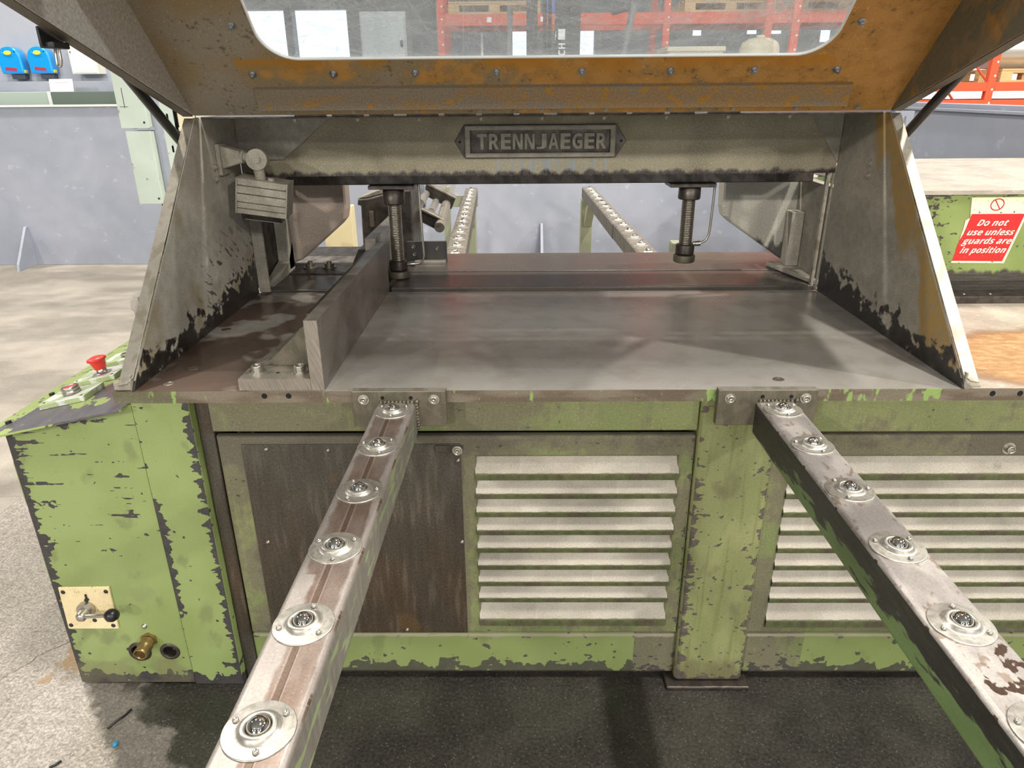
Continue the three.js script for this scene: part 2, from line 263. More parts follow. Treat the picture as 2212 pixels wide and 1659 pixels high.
const mGrey = surface(1024, 1024, 0.7, 0.7, 0, 0, (x, y, o) => {
  const n = fbm(x * 10, y * 10, 4, 7), m = fbm(x / 0.7 * 28, y / 0.7 * 28, 3, 28), fine = fbm(x / 0.7 * 170, y / 0.7 * 170, 2, 170), sp = hash(Math.floor(x * 1400), Math.floor(y * 1400));
  o.c = mix3([136, 131, 119], [154, 148, 134], sm(-0.3, 0.3, n)).map((v) => v + m * 16 + fine * 24 + (sp > 0.992 ? 70 : 0)); o.k = 0.78 + fine * 0.1; o.h = 0.5 + fine * 0.3 + m * 0.2;
}, { bump: 0.001 });
const mBeam = surface(1536, 256, 1.9, 0.3, -0.9, 1.18, (x, y, o) => {
  const n = fbm(x * 5, y * 5, 4), fine = fbm(x * 240, y * 240, 2), sp = hash(Math.floor(x * 1400), Math.floor(y * 1400)), st = fbm(x * 70, y * 8, 4);
  let c = mix3([128, 121, 100], [146, 138, 116], sm(-0.25, 0.3, n + fbm(x * 1.5, 2, 2) * 0.3)).map((v) => v + fine * 24 + (sp > 0.993 ? 80 : 0));
  const w = sm(0.0, 0.25, st + 0.16 - Math.abs(x - 0.1) * 1.5) * sm(1.31, 1.29, y); c = mix3(c, [120, 128, 134].map((v) => v + st * 24), w * 0.8);
  const gr = sm(0.01, -0.004, (y - 1.256) - fbm(x * 30, 3, 4) * 0.02); c = mix3(c, [46, 38, 34].map((v) => v + (sp > 0.93 ? 90 : 0)), gr);
  o.c = c; o.k = 0.72 + fine * 0.1 - gr * 0.3 - w * 0.25; o.h = 0.5 + fine * 0.25;
}, { bump: 0.0009 });
// hood: ochre paint under brown grime, grime heavier to the left (local x, s)
function hoodPaint(x, s, o, clean) {
  const n = fbm(x * 5, s * 5, 4), m = fbm(x * 26, s * 26, 4), fine = fbm(x * 240, s * 240, 2), grit = fbm(x * 90, s * 90, 3), sp = hash(Math.floor(x * 1200), Math.floor(s * 1200));
  const g = sm(-0.12, 0.16, n * 0.9 + m * 0.35 - clean - x * 0.55 + 0.05);
  let c = mix3(mix3([186, 138, 72], [172, 126, 64], sm(-0.2, 0.3, m)), [146, 128, 98], g); c = mix3(c, [150, 142, 130], sm(-0.1, 0.25, n * 0.7 - x * 0.6 - 0.36 - clean * 0.4) * 0.8);
  c = mix3(c, [80, 66, 48], sm(0.2, 0.5, grit * 0.7 + m * 0.5 + n * 0.3) * 0.55);
  o.c = c.map((v) => v + fine * 14 + (sp > 0.997 ? 90 : 0)); o.k = 0.55 + g * 0.15 + fine * 0.1; o.h = 0.5 + (0.12 + g * 0.3) * grit + fine * 0.1;
}
const mHood = surface(1536, 768, 1.9, 0.9, -0.9, -0.02, (x, s, o) => hoodPaint(x, s, o, 0), { bump: 0.0022 });
const mHoodFrame = surface(1024, 512, 1.56, 0.7, -0.7, 0.08, (x, s, o) => { hoodPaint(x, s, o, 0.16); const n = fbm(x * 7 + 3, s * 14, 4); if (s < 0.185) { const cl = sm(-0.02, 0.03, s - 0.155 + n * 0.05) * sm(0.1, 0.2, n + 0.28); o.c = mix3(o.c, [184, 120, 24], cl * 0.7); } o.h = 0.5 + fbm(x * 90, s * 90, 2) * 0.1; }, { bump: 0.0008 });
const mHoodSide = [0, 1].map((r) => surface(512, 512, 0.75, 0.7, -0.6, 1.42, (z, y, o) => { hoodPaint(r ? 0.05 : -0.85, y + z, o, 0); const m = fbm(z * 12, y * 12, 4); if (r) { const k = sm(0.0, 0.2, m + (y - 1.48) * 1.3 - 0.05); o.c = mix3(o.c, [122, 116, 96], 1 - k * 0.8); } else o.c = mix3(o.c, [196, 192, 184], 0.95).map((v) => v + fbm(z * 150, y * 150, 3) * 40); o.h = 0.5 + fbm(z * 80, y * 80, 3) * 0.5; }, { bump: 0.002 }));
const mBar = surface(1024, 96, 1.6, 0.12, -0.72, 0, (x, s, o) => { const n = fbm(x * 6, s * 20, 4), m = fbm(x * 30, s * 40, 4), fine = fbm(x * 240, s * 240, 2); let c = mix3([138, 124, 104], [150, 122, 84], sm(-0.1, 0.25, n + x * 0.5)); c = mix3(c, [170, 126, 50], sm(0.3, 0.36, m + (x > 0.3 ? 0.12 : 0.02))); o.c = c.map((v) => v + fine * 26); o.k = 0.7; o.h = 0.5 + fine * 0.3; }, { bump: 0.0008 });
// roller arms
const mArmL = surface(256, 1536, 0.14, 1.7, -0.34, -0.1, (x, z, o) => {
  const t = Math.abs((x + 0.275) / 0.0425), n = fbm(x * 20, z * 6, 4), m = fbm(x * 60, z * 30, 3), fine = fbm(x * 300, z * 300, 2), sp = hash(Math.floor(x * 1500), Math.floor(z * 1500));
  const mill = sm(0.78, 0.62, t + m * 0.14 + n * 0.12 + (z > 0.62 && x < -0.28 ? 0.35 : 0)); let c = mix3([168, 160, 154], [138, 122, 112], mill * 0.85); c = mix3(c, [118, 98, 86], mill * sm(0.0, 0.3, n + 0.05) * 0.7);
  const sx = (x + 0.277), seam = sm(0.0045, 0.003, Math.abs(sx)); c = mix3(c, [96, 78, 66], seam * 0.6); const rim = sm(0.0015, 0.0, Math.abs(Math.abs(sx) - 0.0055)); c = mix3(c, [186, 172, 160], rim * 0.5);
  o.c = c.map((v) => v + fine * 16 + m * 10 + (sp > 0.997 ? 60 : 0)); o.m = 0.75; o.k = 0.42 + n * 0.1 + (1 - mill) * 0.02; o.h = 0.5 - seam * 0.35 + rim * 0.2 + fine * 0.04;
}, { bump: 0.0012 });
const mArmR = surface(256, 1536, 0.14, 1.7, 0.5, -0.1, (x, z, o) => {
  const n = fbm(x * 20, z * 9, 4), m = fbm(x * 70, z * 40, 4), fine = fbm(x * 300, z * 300, 2);
  let c = mix3([160, 154, 150], [186, 180, 174], sm(-0.2, 0.3, n)); c = mix3(c, [128, 108, 92], sm(0.2, 0.36, m + n * 0.4) * 0.6); const oil = sm(0.1, 0.14, fbm(x * 40, z * 28, 4) + 0.3 - Math.hypot((x - 0.575) / 0.03, (z - 0.80) / 0.05) * 0.32); c = mix3(c, [62, 46, 36], oil * 0.9);
  o.c = c.map((v) => v + fine * 18); o.m = mix(0.7, 0.1, oil); o.k = mix(0.45, 0.12, oil) + n * 0.08; o.h = 0.5 + fine * 0.06 + oil * 0.25;
}, { bump: 0.0006 });
const mArmSide = surface(1536, 128, 1.7, 0.12, -0.1, 0.76, (z, y, o) => {
  const n = fbm(z * 9, y * 30, 4), m = fbm(z * 24, y * 110, 4), fine = fbm(z * 260, y * 260, 2), h = (y - 0.785) / 0.08;
  const wear = sm(-0.04, 0.06, h - 0.30 + n * 0.4 + sm(0.35, 0.05, z) * 0.35 - sm(0.5, 1.0, z) * 0.1 + m * 0.35);
  o.c = mix3([98, 118, 74].map((v) => v + n * 14 + fine * 8), [62, 60, 57].map((v) => v + fine * 12 + m * 14), wear); o.k = mix(0.5, 0.42, wear); o.m = wear * 0.45; o.h = mix(0.6, 0.4, wear);
}, { bump: 0.0004 });
const mArmSideL = surface(1024, 96, 1.7, 0.12, -0.1, 0.76, (z, y, o) => {
  const n = fbm(z * 8, y * 30, 4), m = fbm(z * 90, y * 14, 4), fine = fbm(z * 260, y * 260, 2), g = sm(0.14, 0.28, fbm(z * 14, y * 50, 4) + 0.1 - sm(0.3, 0.5, z) * 0.1);
  o.c = mix3([128, 124, 116].map((v) => v + m * 22 + fine * 12), [122, 140, 92], g * 0.75); o.k = 0.5; o.m = 0.45 * (1 - g); o.h = 0.5 + fine * 0.1;
}, { bump: 0.0004 });
const mZinc = surface(256, 256, 0.09, 0.09, -0.045, -0.045, (x, z, o) => { const n = fbm(x * 70, z * 70, 4), fine = fbm(x * 500, z * 500, 2), s = sm(0.5, 0.7, noise(x * 60 + z * 500, z * 40 - x * 300)); o.c = mix3([172, 168, 160], [190, 186, 176], sm(-0.3, 0.3, n)).map((v) => v + fine * 14 - sm(0.15, 0.4, n) * 26); o.m = 0.85; o.k = 0.4 + n * 0.12 + s * 0.1; o.h = 0.5 + fine * 0.1; }, { bump: 0.0002 });
// machined and sawn steel of the fence
const mFence = surface(1024, 256, 1.4, 0.24, -1.35, 0.84, (z, y, o) => { const n = fbm(z * 6, y * 10, 4), m = fbm(z * 30, y * 30, 3), st = fbm(z * 10, y * 200, 3), fine = fbm(z * 300, y * 300, 2); let c = mix3([126, 121, 113], [112, 104, 95], sm(-0.1, 0.3, n + m * 0.4)); c = mix3(c, [140, 134, 124], sm(0.2, 0.4, fbm(z * 14 + 4, y * 20, 4)) * 0.5); o.c = c.map((v) => v + st * 10 + fine * 10); o.m = 0.45; o.k = 0.34 + n * 0.1; o.h = 0.5 + st * 0.1; }, { bump: 0.0002 });
const mSawn = surface(512, 512, 0.2, 0.2, 0, 0, (x, y, o) => { const a = x * 0.93 + y * 0.36, st = fbm(a * 420, y * 9, 3), n = fbm(x * 25, y * 25, 3); o.c = [150, 142, 132].map((v) => v + st * 34 + n * 16); o.m = 0.8; o.k = 0.42; o.h = 0.5 + st * 0.4; }, { bump: 0.0004 });
const mBright = surface(512, 512, 0.3, 0.3, 0, 0, (x, y, o) => { const n = fbm(x * 30, y * 30, 4, 9), m = fbm(x * 9 + 3, y * 9, 3), fine = fbm(x * 400, y * 400, 2); o.c = mix3([170, 164, 152], [142, 134, 118], sm(-0.1, 0.35, n + m * 0.4)).map((v) => v + fine * 14); o.m = 0.7; o.k = 0.42 + n * 0.12; o.h = 0.5 + fine * 0.1; }, { bump: 0.0002 });
const mDarkSteel = surface(512, 512, 0.3, 0.3, 0, 0, (x, y, o) => { const n = fbm(x * 30, y * 30, 4, 9), fine = fbm(x * 400, y * 400, 2), sp = hash(Math.floor(x * 1700), Math.floor(y * 1700)); o.c = mix3([84, 77, 70], [64, 58, 54], sm(-0.2, 0.3, n)).map((v) => v + fine * 14 + (sp > 0.993 ? 60 : 0)); o.m = 0.6; o.k = 0.4 + n * 0.15; o.h = 0.5 + fine * 0.15; }, { bump: 0.0003 });
const mBracket = surface(512, 512, 0.3, 0.3, 0, 0, (x, y, o) => { const n = fbm(x * 20, y * 20, 4, 6), st = fbm(x * 90, y * 12, 3), fine = fbm(x * 400, y * 400, 2); o.c = mix3([112, 104, 90], [94, 90, 76], sm(-0.2, 0.3, n + st * 0.4)).map((v) => v + fine * 20); o.m = 0.5; o.k = 0.5; o.h = 0.5 + fine * 0.15; }, { bump: 0.0003 });
const mHousing = surface(1024, 512, 1.0, 0.36, 1.1, 0.88, (x, y, o) => {
  const f = 0.5 * fbm(x * 24, y * 60, 4) + 0.4 * fbm(x * 90, y * 130, 3) + 0.2 * sm(1.36, 1.16, x) + 0.45 * Math.exp(-Math.max(0, 1.2 - y) / 0.012), fine = fbm(x * 240, y * 240, 2), low = sm(0.972, 0.958, y + fbm(x * 30, 4, 4) * 0.02), chip = Math.max(sm(0.24, 0.28, f), low);
  o.c = mix3([128, 146, 82].map((v) => v + fine * 8 + fbm(x * 8, y * 8, 3) * 20), [72, 68, 62].map((v) => v + fine * 18 + fbm(x * 14, y * 160, 3) * 30), chip); o.k = 0.5; o.m = chip * 0.3; o.h = mix(0.7, 0.35, chip);
}, { bump: 0.0005 });
// setting
const mFloorNear = surface(2048, 1152, 3.6, 2.025, -2.0, -1.0, (x, z, o, i, j) => {
  const n = fbm(x * 2, z * 2, 4), m = fbm(x * 12, z * 12, 4), g = hash(i, j), g2 = fbm(x * 140, z * 140, 2), g3 = fbm(x * 45, z * 45, 3);
  let c = mix3([164, 155, 147], [146, 138, 128], sm(-0.3, 0.3, n + g3 * 0.3)).map((v) => v + (g - 0.5) * 46 + g2 * 60 + g3 * 34);
  c = mix3(c, [148, 116, 74], sm(0.05, 0.3, m + 0.35 - Math.hypot((x + 1.27) / 0.09, (z + 0.1) / 0.1) * 0.45) * 0.7);
  // spilled cutting oil that soaked into the floor before the saw
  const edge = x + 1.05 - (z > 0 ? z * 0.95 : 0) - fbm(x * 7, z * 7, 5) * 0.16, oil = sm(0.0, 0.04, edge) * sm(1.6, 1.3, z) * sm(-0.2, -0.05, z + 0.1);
  const consoleShade = sm(0.0, 0.03, x + 1.185 - (z > 0 ? z * 0.89 : 0) - fbm(x * 30, z * 30, 4) * 0.03) * sm(-0.25, 0.0, z + 0.1); c = mix3(c, [96, 91, 84].map((v) => v + g2 * 26 + g3 * 14 + (g - 0.5) * 22), consoleShade * 0.85);  // console's weak cast shadow deepened in the slab colour along its slanted edge
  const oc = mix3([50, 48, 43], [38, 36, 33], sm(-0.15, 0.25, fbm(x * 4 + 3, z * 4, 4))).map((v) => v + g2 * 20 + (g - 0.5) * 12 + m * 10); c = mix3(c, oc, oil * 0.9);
  const fleck = g > 0.9955 ? 1 : 0; c = mix3(c, [206, 202, 196], fleck * 0.8);
  // a crack running towards the console
  const cx = -1.27 + (z + 0.28) * -0.72 + fbm(z * 18, 3, 4) * 0.03; const crack = sm(0.0035, 0.0015, Math.abs(x - cx)) * sm(-1.6, -1.28, -Math.abs(x)) * (x < -1.22 ? 1 : 0); c = mix3(c, [70, 62, 56], crack * 0.85);
  o.c = c; o.k = mix(0.62, 0.42, oil) + g2 * 0.15 - fleck * 0.2; o.h = 0.5 + g2 * 0.25 + g3 * 0.3 - crack * 0.4; o.m = fleck * 0.5;
}, { bump: 0.0022 });
const mFloor = surface(1024, 1024, 4, 4, 0, 0, (x, z, o, i, j) => { const n = fbm(x, z * 2, 5, 4, 8), m = fbm(x * 6, z * 6, 4, 24), g = hash(i, j), st = fbm(x * 2, z * 6, 4, 8, 24); let c = mix3([158, 150, 138], [134, 127, 116], sm(-0.25, 0.3, n + st * 0.5)).map((v) => v + m * 14 + (g - 0.5) * 12); if (g > 0.9985) c = [206, 202, 196]; o.c = c; o.k = 0.5 + m * 0.15; o.h = 0.5 + m * 0.1; }, { bump: 0.001 });
const mBarrier = surface(1024, 512, 4, 1.5, 0, 0, (x, y, o) => { const n = fbm(x * 1.5, y * 2, 4, 6), m = fbm(x * 8, y * 8, 4, 32), sc = sm(0.36, 0.42, fbm(x * 10 + 5, y * 12, 4, 40)); o.c = mix3([146, 151, 163], [154, 158, 170], sm(-0.3, 0.3, n)).map((v) => v + m * 6 + sc * 12); o.k = 0.5 + m * 0.1; o.h = 0.5 + m * 0.1; }, { bump: 0.0005 });
const mWall = surface(256, 256, 3, 3, 0, 0, (x, y, o) => { const n = fbm(x * 2, y * 2, 4, 6); o.c = [158, 161, 170].map((v) => v + n * 10); o.k = 0.7; }, { flat: 0.7 });
const mHall = surface(256, 256, 4, 4, 0, 0, (x, y, o) => { const n = fbm(x * 2, y * 2, 4, 8), rib = Math.abs((x * 2) % 1 - 0.5) < 0.06 ? -14 : 0; o.c = [104, 107, 112].map((v) => v + n * 8 + rib); o.k = 0.7; }, { flat: 0.7 });
const mWood = surface(512, 256, 1.2, 0.5, 0, 0, (x, y, o) => { const st = fbm(x * 3, y * 70, 4, 256), n = fbm(x * 4, y * 6, 3); o.c = [196, 160, 112].map((v) => v + st * 36 + n * 18); o.k = 0.75; o.h = 0.5 + st * 0.3; }, { bump: 0.0005 });
const mElec = surface(512, 512, 1, 1, 0, 0, (x, y, o) => { const n = fbm(x * 4, y * 4, 4, 4), sc = sm(0.42, 0.46, fbm(x * 30, y * 14, 4, 30)); o.c = [186, 198, 186].map((v) => v + n * 12 - sc * 40); o.k = 0.5; }, { flat: 0.5 });
const mDustyLight = surface(768, 384, 1.0, 0.6, 1.1, -1.3, (x, z, o) => { const n = fbm(x * 9, z * 14, 4), fine = fbm(x * 200, z * 200, 2); o.c = mix3([186, 178, 166], [168, 160, 150], sm(-0.2, 0.3, n)).map((v) => v + fine * 14 + sm(0.2, 0.4, fbm(x * 20, z * 60, 3)) * 24); o.k = 0.45 + n * 0.1; o.m = 0.3; }, {});

const mGuardFlange = mBright, mLidPlate = surface(256, 256, 0.2, 0.2, -1.2, -0.7, (x, y, o) => { const n = fbm(x * 26, y * 26, 4), e = sm(0.05, 0.1, n + 0.05); o.c = mix3([214, 216, 208], [146, 166, 96], e * 0.6).map((v) => v + fbm(x * 200, y * 200, 2) * 14); o.k = 0.45; o.m = 0.1; }, { flat: 0.45 });
const mLetters = surface(256, 256, 0.5, 0.1, -0.2, 1.3, (x, y, o) => { const n = fbm(x * 60, y * 60, 4), f = fbm(x * 300, y * 300, 2); o.c = [150, 144, 130].map((v) => v + n * 26 + f * 26); o.k = 0.7; o.h = 0.5 + f * 0.3; }, { flat: 0.7 });
const mChromeNut = plain(0xb9bcbf, 0.25, 0.9), mHoodLip = surface(512, 64, 0.8, 0.1, -0.6, 0, (x, y, o) => { const n = fbm(x * 14, y * 14, 4), f = fbm(x * 200, y * 200, 2); o.c = [92, 84, 76].map((v) => v + n * 16 + f * 22); o.k = 0.6; o.h = 0.5 + f * 0.2; }, { bump: 0.0008 });
const mPortal = [[168, 152, 138], [172, 168, 156]].map((base, k) => surface(512, 512, 0.5, 0.45, -1.0 + k * 1.6, 0.85, (x, y, o) => { const n = fbm(x * 9, y * 9, 4), f = fbm(x * 220, y * 220, 2), sp = hash(Math.floor(x * 1300), Math.floor(y * 1300)); const oil = sm(0.0, 0.03, 0.985 - y + fbm(x * 40, y * 12, 4) * 0.06) * (k ? 1 : 0.2); o.c = mix3(base, [58, 54, 50], oil * 0.8).map((v) => v + n * 16 + f * 26 + (sp > 0.994 ? 60 : 0)); o.k = 0.75; o.h = 0.5 + f * 0.3; }, { bump: 0.001 }));
const mPane = (() => {                                                // scratched polycarbonate: clear sheet with scuffs that scatter
  const W = 1536, H = 640, d = new Uint8Array(W * H * 4), k = new Float32Array(W * H).fill(0);
  const line = (x, y, a, len, w, bend) => { for (let s = 0; s < len; s += 0.7) { const q = a + bend * s, px = x + Math.cos(q) * s, py = y + Math.sin(q) * s, i = Math.round(px), j = Math.round(py); if (i >= 0 && j >= 0 && i < W && j < H) k[j * W + i] = Math.max(k[j * W + i], w); } };
  for (let n = 0; n < 800; n++) { const c = Math.floor(n / 60), cx = (hash(c, 1) * 1.1 - 0.05) * W, cy = hash(c, 2) * H * 0.6, a = hash(c, 3) * 3.1; line(cx + rr(-260, 260), cy + rr(-90, 90), a + rr(-0.15, 0.15), rr(30, 260), rr(0.15, 0.6), rr(-0.0012, 0.0012)); }
  for (let n = 0; n < 900; n++) line(rr(0, W), rr(0, H), rr(0, 6.3), rr(2, 30), rr(0.2, 0.8), 0);
  for (let j = 0; j < H; j++) for (let i = 0; i < W; i++) { const n = fbm(i / 90, j / 60, 4) * 0.12 + fbm(i / 12, j / 9, 2) * 0.03, h = Math.max(0, 0.26 + n) + k[j * W + i] * 0.6, q = (j * W + i) * 4; d[q] = Math.round(255 * (1 - Math.min(0.85, h))); d[q + 1] = Math.round(255 * Math.min(1, 0.03 + k[j * W + i] * 0.25 + Math.max(0, n) * 0.3)); d[q + 2] = 0; d[q + 3] = 255; }
  const t = new THREE.DataTexture(d, W, H, THREE.RGBAFormat); t.magFilter = THREE.LinearFilter; t.wrapS = t.wrapT = THREE.RepeatWrapping; t.repeat.set(1 / 1.4, 1 / 0.52); t.offset.set(0.63 / 1.4, -0.165 / 0.52); t.needsUpdate = true;
  return new THREE.MeshPhysicalMaterial({ color: 0xeef2f5, transmission: 1, transmissionMap: t, roughness: 1, roughnessMap: t, thickness: 0, ior: 1.5 });
})();
const mThread = plain(0x9d968a, 0.3, 0.9), mBronze = plain(0xa29c90, 0.34, 0.9);
const mSwarf = plain(0xd8d4cc, 0.25, 0.9), mDarkGreen = plain(0x5d6a60, 0.35), mDarkCrate = plain(0x3a3632, 0.7), mLocker = plain(0xb9bfbf, 0.45);
const mBlack = plain(0x16161a, 0.35), mRubber = plain(0x232322, 0.7), mChrome = plain(0xd9d6d0, 0.07, 1), mScrew = plain(0xb4b0a6, 0.32, 0.9), mBolt = plain(0x8c8578, 0.38, 0.85), mDarkHole = plain(0x0b0b0b, 0.9), mRedPl = plain(0xd8352c, 0.35), mRedDk = plain(0x9b2a26, 0.4), mCream = surface(256, 256, 0.14, 0.14, -1.2, 0.19, (x, y, o) => { const n = fbm(x * 60, y * 60, 4), s = sm(0.4, 0.45, fbm(x * 140, y * 50, 3)); o.c = [226, 208, 164].map((v) => v + n * 10 - s * 90); o.k = 0.45; }, { flat: 0.45 }),
  mBlue = plain(0x0f8fd6, 0.25, 0, { clearcoat: 0.4 }), mYellow = plain(0xe8c83c, 0.4), mWhite = plain(0xeeeeea, 0.5), mPaperRed = plain(0xb43a4a, 0.5), mOrange = plain(0xd2512f, 0.45), mRackBlue = plain(0x2a62b8, 0.5), mBrass = plain(0x9c8458, 0.32, 0.8), mPipe = plain(0xb4afa4, 0.3, 0.85), mOlive = plain(0x8f927a, 0.65), mPale = plain(0xd8cdae, 0.6), mYellowWood = plain(0xd8c9a0, 0.7), mTeal = plain(0x2a7fa6, 0.4), mGreyPl = plain(0xa9a39a, 0.5), mAlu = plain(0xc8c4bc, 0.35, 0.8), mBoxTop = plain(0xcfd2cf, 0.5), mCard = plain(0xa98a62, 0.8), mPaneEdge = plain(0xe9e9e4, 0.4);

// ---------------------------------------------------------------- the setting
{
  const fl = new THREE.Group(); fl.name = 'floor'; fl.userData.kind = 'structure'; scene.add(fl);
  const X0 = -2.0, X1 = 1.6, Z0 = -1.0, Z1 = 1.025;                    // the cast slab the saw stands on, and the slabs around it
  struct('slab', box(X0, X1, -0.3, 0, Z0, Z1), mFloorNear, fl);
  const j = 0.0015;
  struct('slab_001', box(-16, X0 - j, -0.3, 0, Z0, Z1), mFloor, fl);  struct('slab_002', box(X1 + j, 16, -0.3, 0, Z0, Z1), mFloor, fl);
  struct('slab_003', box(-16, 16, -0.3, 0, -15, Z0 - j), mFloor, fl); struct('slab_004', box(-16, 16, -0.3, 0, Z1 + j, FRONT + 0.3), mFloor, fl);
  // back wall with a tall doorway and narrow windows, all real openings
  const s = new THREE.Shape([[-16, 0], [-6.8, 0], [-6.8, 3.06], [-4.86, 3.06], [-4.86, 0], [-4.70, 0], [-4.70, 3.06], [-3.56, 3.06], [-3.56, 0], [8.6, 0], [8.6, 3.3], [12.8, 3.3], [12.8, 0], [16, 0], [16, 9.5], [-16, 9.5]].map((p) => new THREE.Vector2(...p)));
  const hole = (x0, x1, y0, y1) => { const p = new THREE.Path(); p.moveTo(x0, y0); p.lineTo(x1, y0); p.lineTo(x1, y1); p.lineTo(x0, y1); p.closePath(); return p; };
  const wins = [[-0.14, 0.16, 1.2, 2.64], [1.14, 1.58, 1.2, 2.64], [3.6, 3.84, 2.5, 2.62], [4.72, 5.0, 2.52, 2.61], [5.2, 5.52, 2.52, 2.6], [6.24, 6.55, 2.36, 2.6]];
  struct('wall_back', extr(s, 0.3, 0, wins.map((w) => hole(...w))).translate(0, 0, -15.3), mHall);
  wins.forEach(([x0, x1, y0, y1], i) => struct(`window_${i + 1}`, box(x0, x1, y0, y1, -15.16, -15.15), new THREE.MeshPhysicalMaterial({ color: 0xffffff, roughness: 0.02, transmission: 1, thickness: 0 })));
  struct('wall_left', box(-16.3, -16, 0, 9.5, -15.3, FRONT + 0.3), mHall); struct('wall_right', box(16, 16.3, 0, 9.5, -15.3, FRONT + 0.3), mHall);
  struct('wall_front', extr(new THREE.Shape([[-16, 0], [-8.5, 0], [-8.5, 4.2], [-3, 4.2], [-3, 0], [2.5, 0], [2.5, 4.2], [8, 4.2], [8, 0], [16, 0], [16, 9.5], [-16, 9.5]].map((p) => new THREE.Vector2(...p))), 0.3).translate(0, 0, FRONT), mHall);
  struct('ceiling', box(-16.3, 16.3, 9.5, 9.8, -15.3, FRONT + 0.3), plain(0x8f9192, 0.8));
  // inner wall behind the first aid boxes
  struct('wall_inner', box(-16, -3.1, 0, 3.6, -6.2, -6.0), mWall);
  struct('trim_1', box(-16, -3.1, 0, 1.60, -5.99, -5.72), mBarrier);
}
// lamps: glowing disc panel in a dark housing, with an area light just below
{
  const glow = new THREE.MeshStandardMaterial({ color: 0xffffff, emissive: 0xfff6e8, emissiveIntensity: 6 });
  let proto = null, n = 0;
  for (const [x, z, gain, where] of LAMPS) {
    let g;
    if (!proto) {
      g = proto = thing('hall_lamp', '', 'lamp', [x, LAMP_Y, z]);
      part('housing', box(x - 0.21, x + 0.21, LAMP_Y + 0.01, LAMP_Y + 0.14, z - 0.21, z + 0.21, 0.02), plain(0x55585c, 0.5), g);
      part('diffuser', box(x - LAMP_SIZE / 2, x + LAMP_SIZE / 2, LAMP_Y, LAMP_Y + 0.012, z - LAMP_SIZE / 2, z + LAMP_SIZE / 2), glow, g);
      part('hanger', rod([x, LAMP_Y + 0.13, z], [x, 9.5, z], 0.012, 8), mBlack, g);
    } else { g = proto.clone(); g.name = numbered('hall_lamp'); g.position.set(x, LAMP_Y, z); scene.add(g); }
    tag(g, `square high bay lamp under the ceiling, ${where}`, 'lamp', 'high bay lamps under the ceiling');
    const l = new THREE.RectAreaLight(0xfffaf2, LAMP_NITS * gain, LAMP_SIZE, LAMP_SIZE); l.position.set(x, LAMP_Y - 0.015, z); l.lookAt(x, 0, z); l.name = `lamp_light_${++n}`; scene.add(l);
  }
}

{  // fill lamps added out of view to brighten the beam, guards and hood
  const glow = new THREE.MeshStandardMaterial({ color: 0xffffff, emissive: 0xfffaf0, emissiveIntensity: 6 }), words = ['first', 'second', 'third', 'fourth'];
  FILL_Y.forEach((y, iy) => FILL_X.forEach((x, ix) => {
    const t = thing('added_floodlight', `added fill lamp, ${words[ix]} from the left of the ${iy ? 'lower' : 'upper'} row over the front doorways`, 'added_floodlight', [x, y, FRONT - 0.62], 'added fill lamps on the front wall'), d = V(0.2 - x, 1.2 - y, -0.6 - FRONT).normalize();
    t.lookAt(t.position.clone().add(d)); bases.set(t, V(0, 0, 0));
    part('housing', box(-0.33, 0.33, -0.18, 0.18, -0.14, -0.005, 0.02), plain(0x3d4043, 0.5), t); part('diffuser', box(-0.3, 0.3, -0.15, 0.15, -0.005, 0.004), glow, t); part('yoke', box(-0.05, 0.05, -0.05, 0.05, -0.28, -0.14), mBlack, t);
    const l = new THREE.RectAreaLight(0xfffaf2, FILL_NITS * (iy ? 0.32 : 1.6) * [1.7, 1.0, 0.8, 1.5][ix], 0.6, 0.3); l.position.copy(t.position).addScaledVector(d, 0.02); l.lookAt(l.position.clone().add(d)); l.name = `added_fill_light_${iy * 4 + ix + 1}`; scene.add(l);
  }));
}

{
  const [x, z, L, W] = FRONT_BATTEN, t = thing('batten_lamp', 'long batten lamp hung above the aisle before the saw', 'lamp', [x, LAMP_Y, z]);
  part('housing', box(x - W * 0.7, x + W * 0.7, LAMP_Y + 0.01, LAMP_Y + 0.1, z - L / 2 - 0.03, z + L / 2 + 0.03, 0.02), plain(0x9a9c9e, 0.5), t); part('diffuser', box(x - W / 2, x + W / 2, LAMP_Y, LAMP_Y + 0.012, z - L / 2, z + L / 2), new THREE.MeshStandardMaterial({ color: 0xffffff, emissive: 0xfff6e8, emissiveIntensity: 6 }), t);
  for (const dz of [-0.5, 0.5]) part('hanger', rod([x, LAMP_Y + 0.1, z + dz], [x, 9.5, z + dz], 0.006, 8), mBlack, t);
  const l = new THREE.RectAreaLight(0xfffaf2, FRONT_BATTEN[4], W, L); l.position.set(x, LAMP_Y - 0.015, z); l.lookAt(x, 0, z); l.name = 'batten_light_1'; scene.add(l);
}

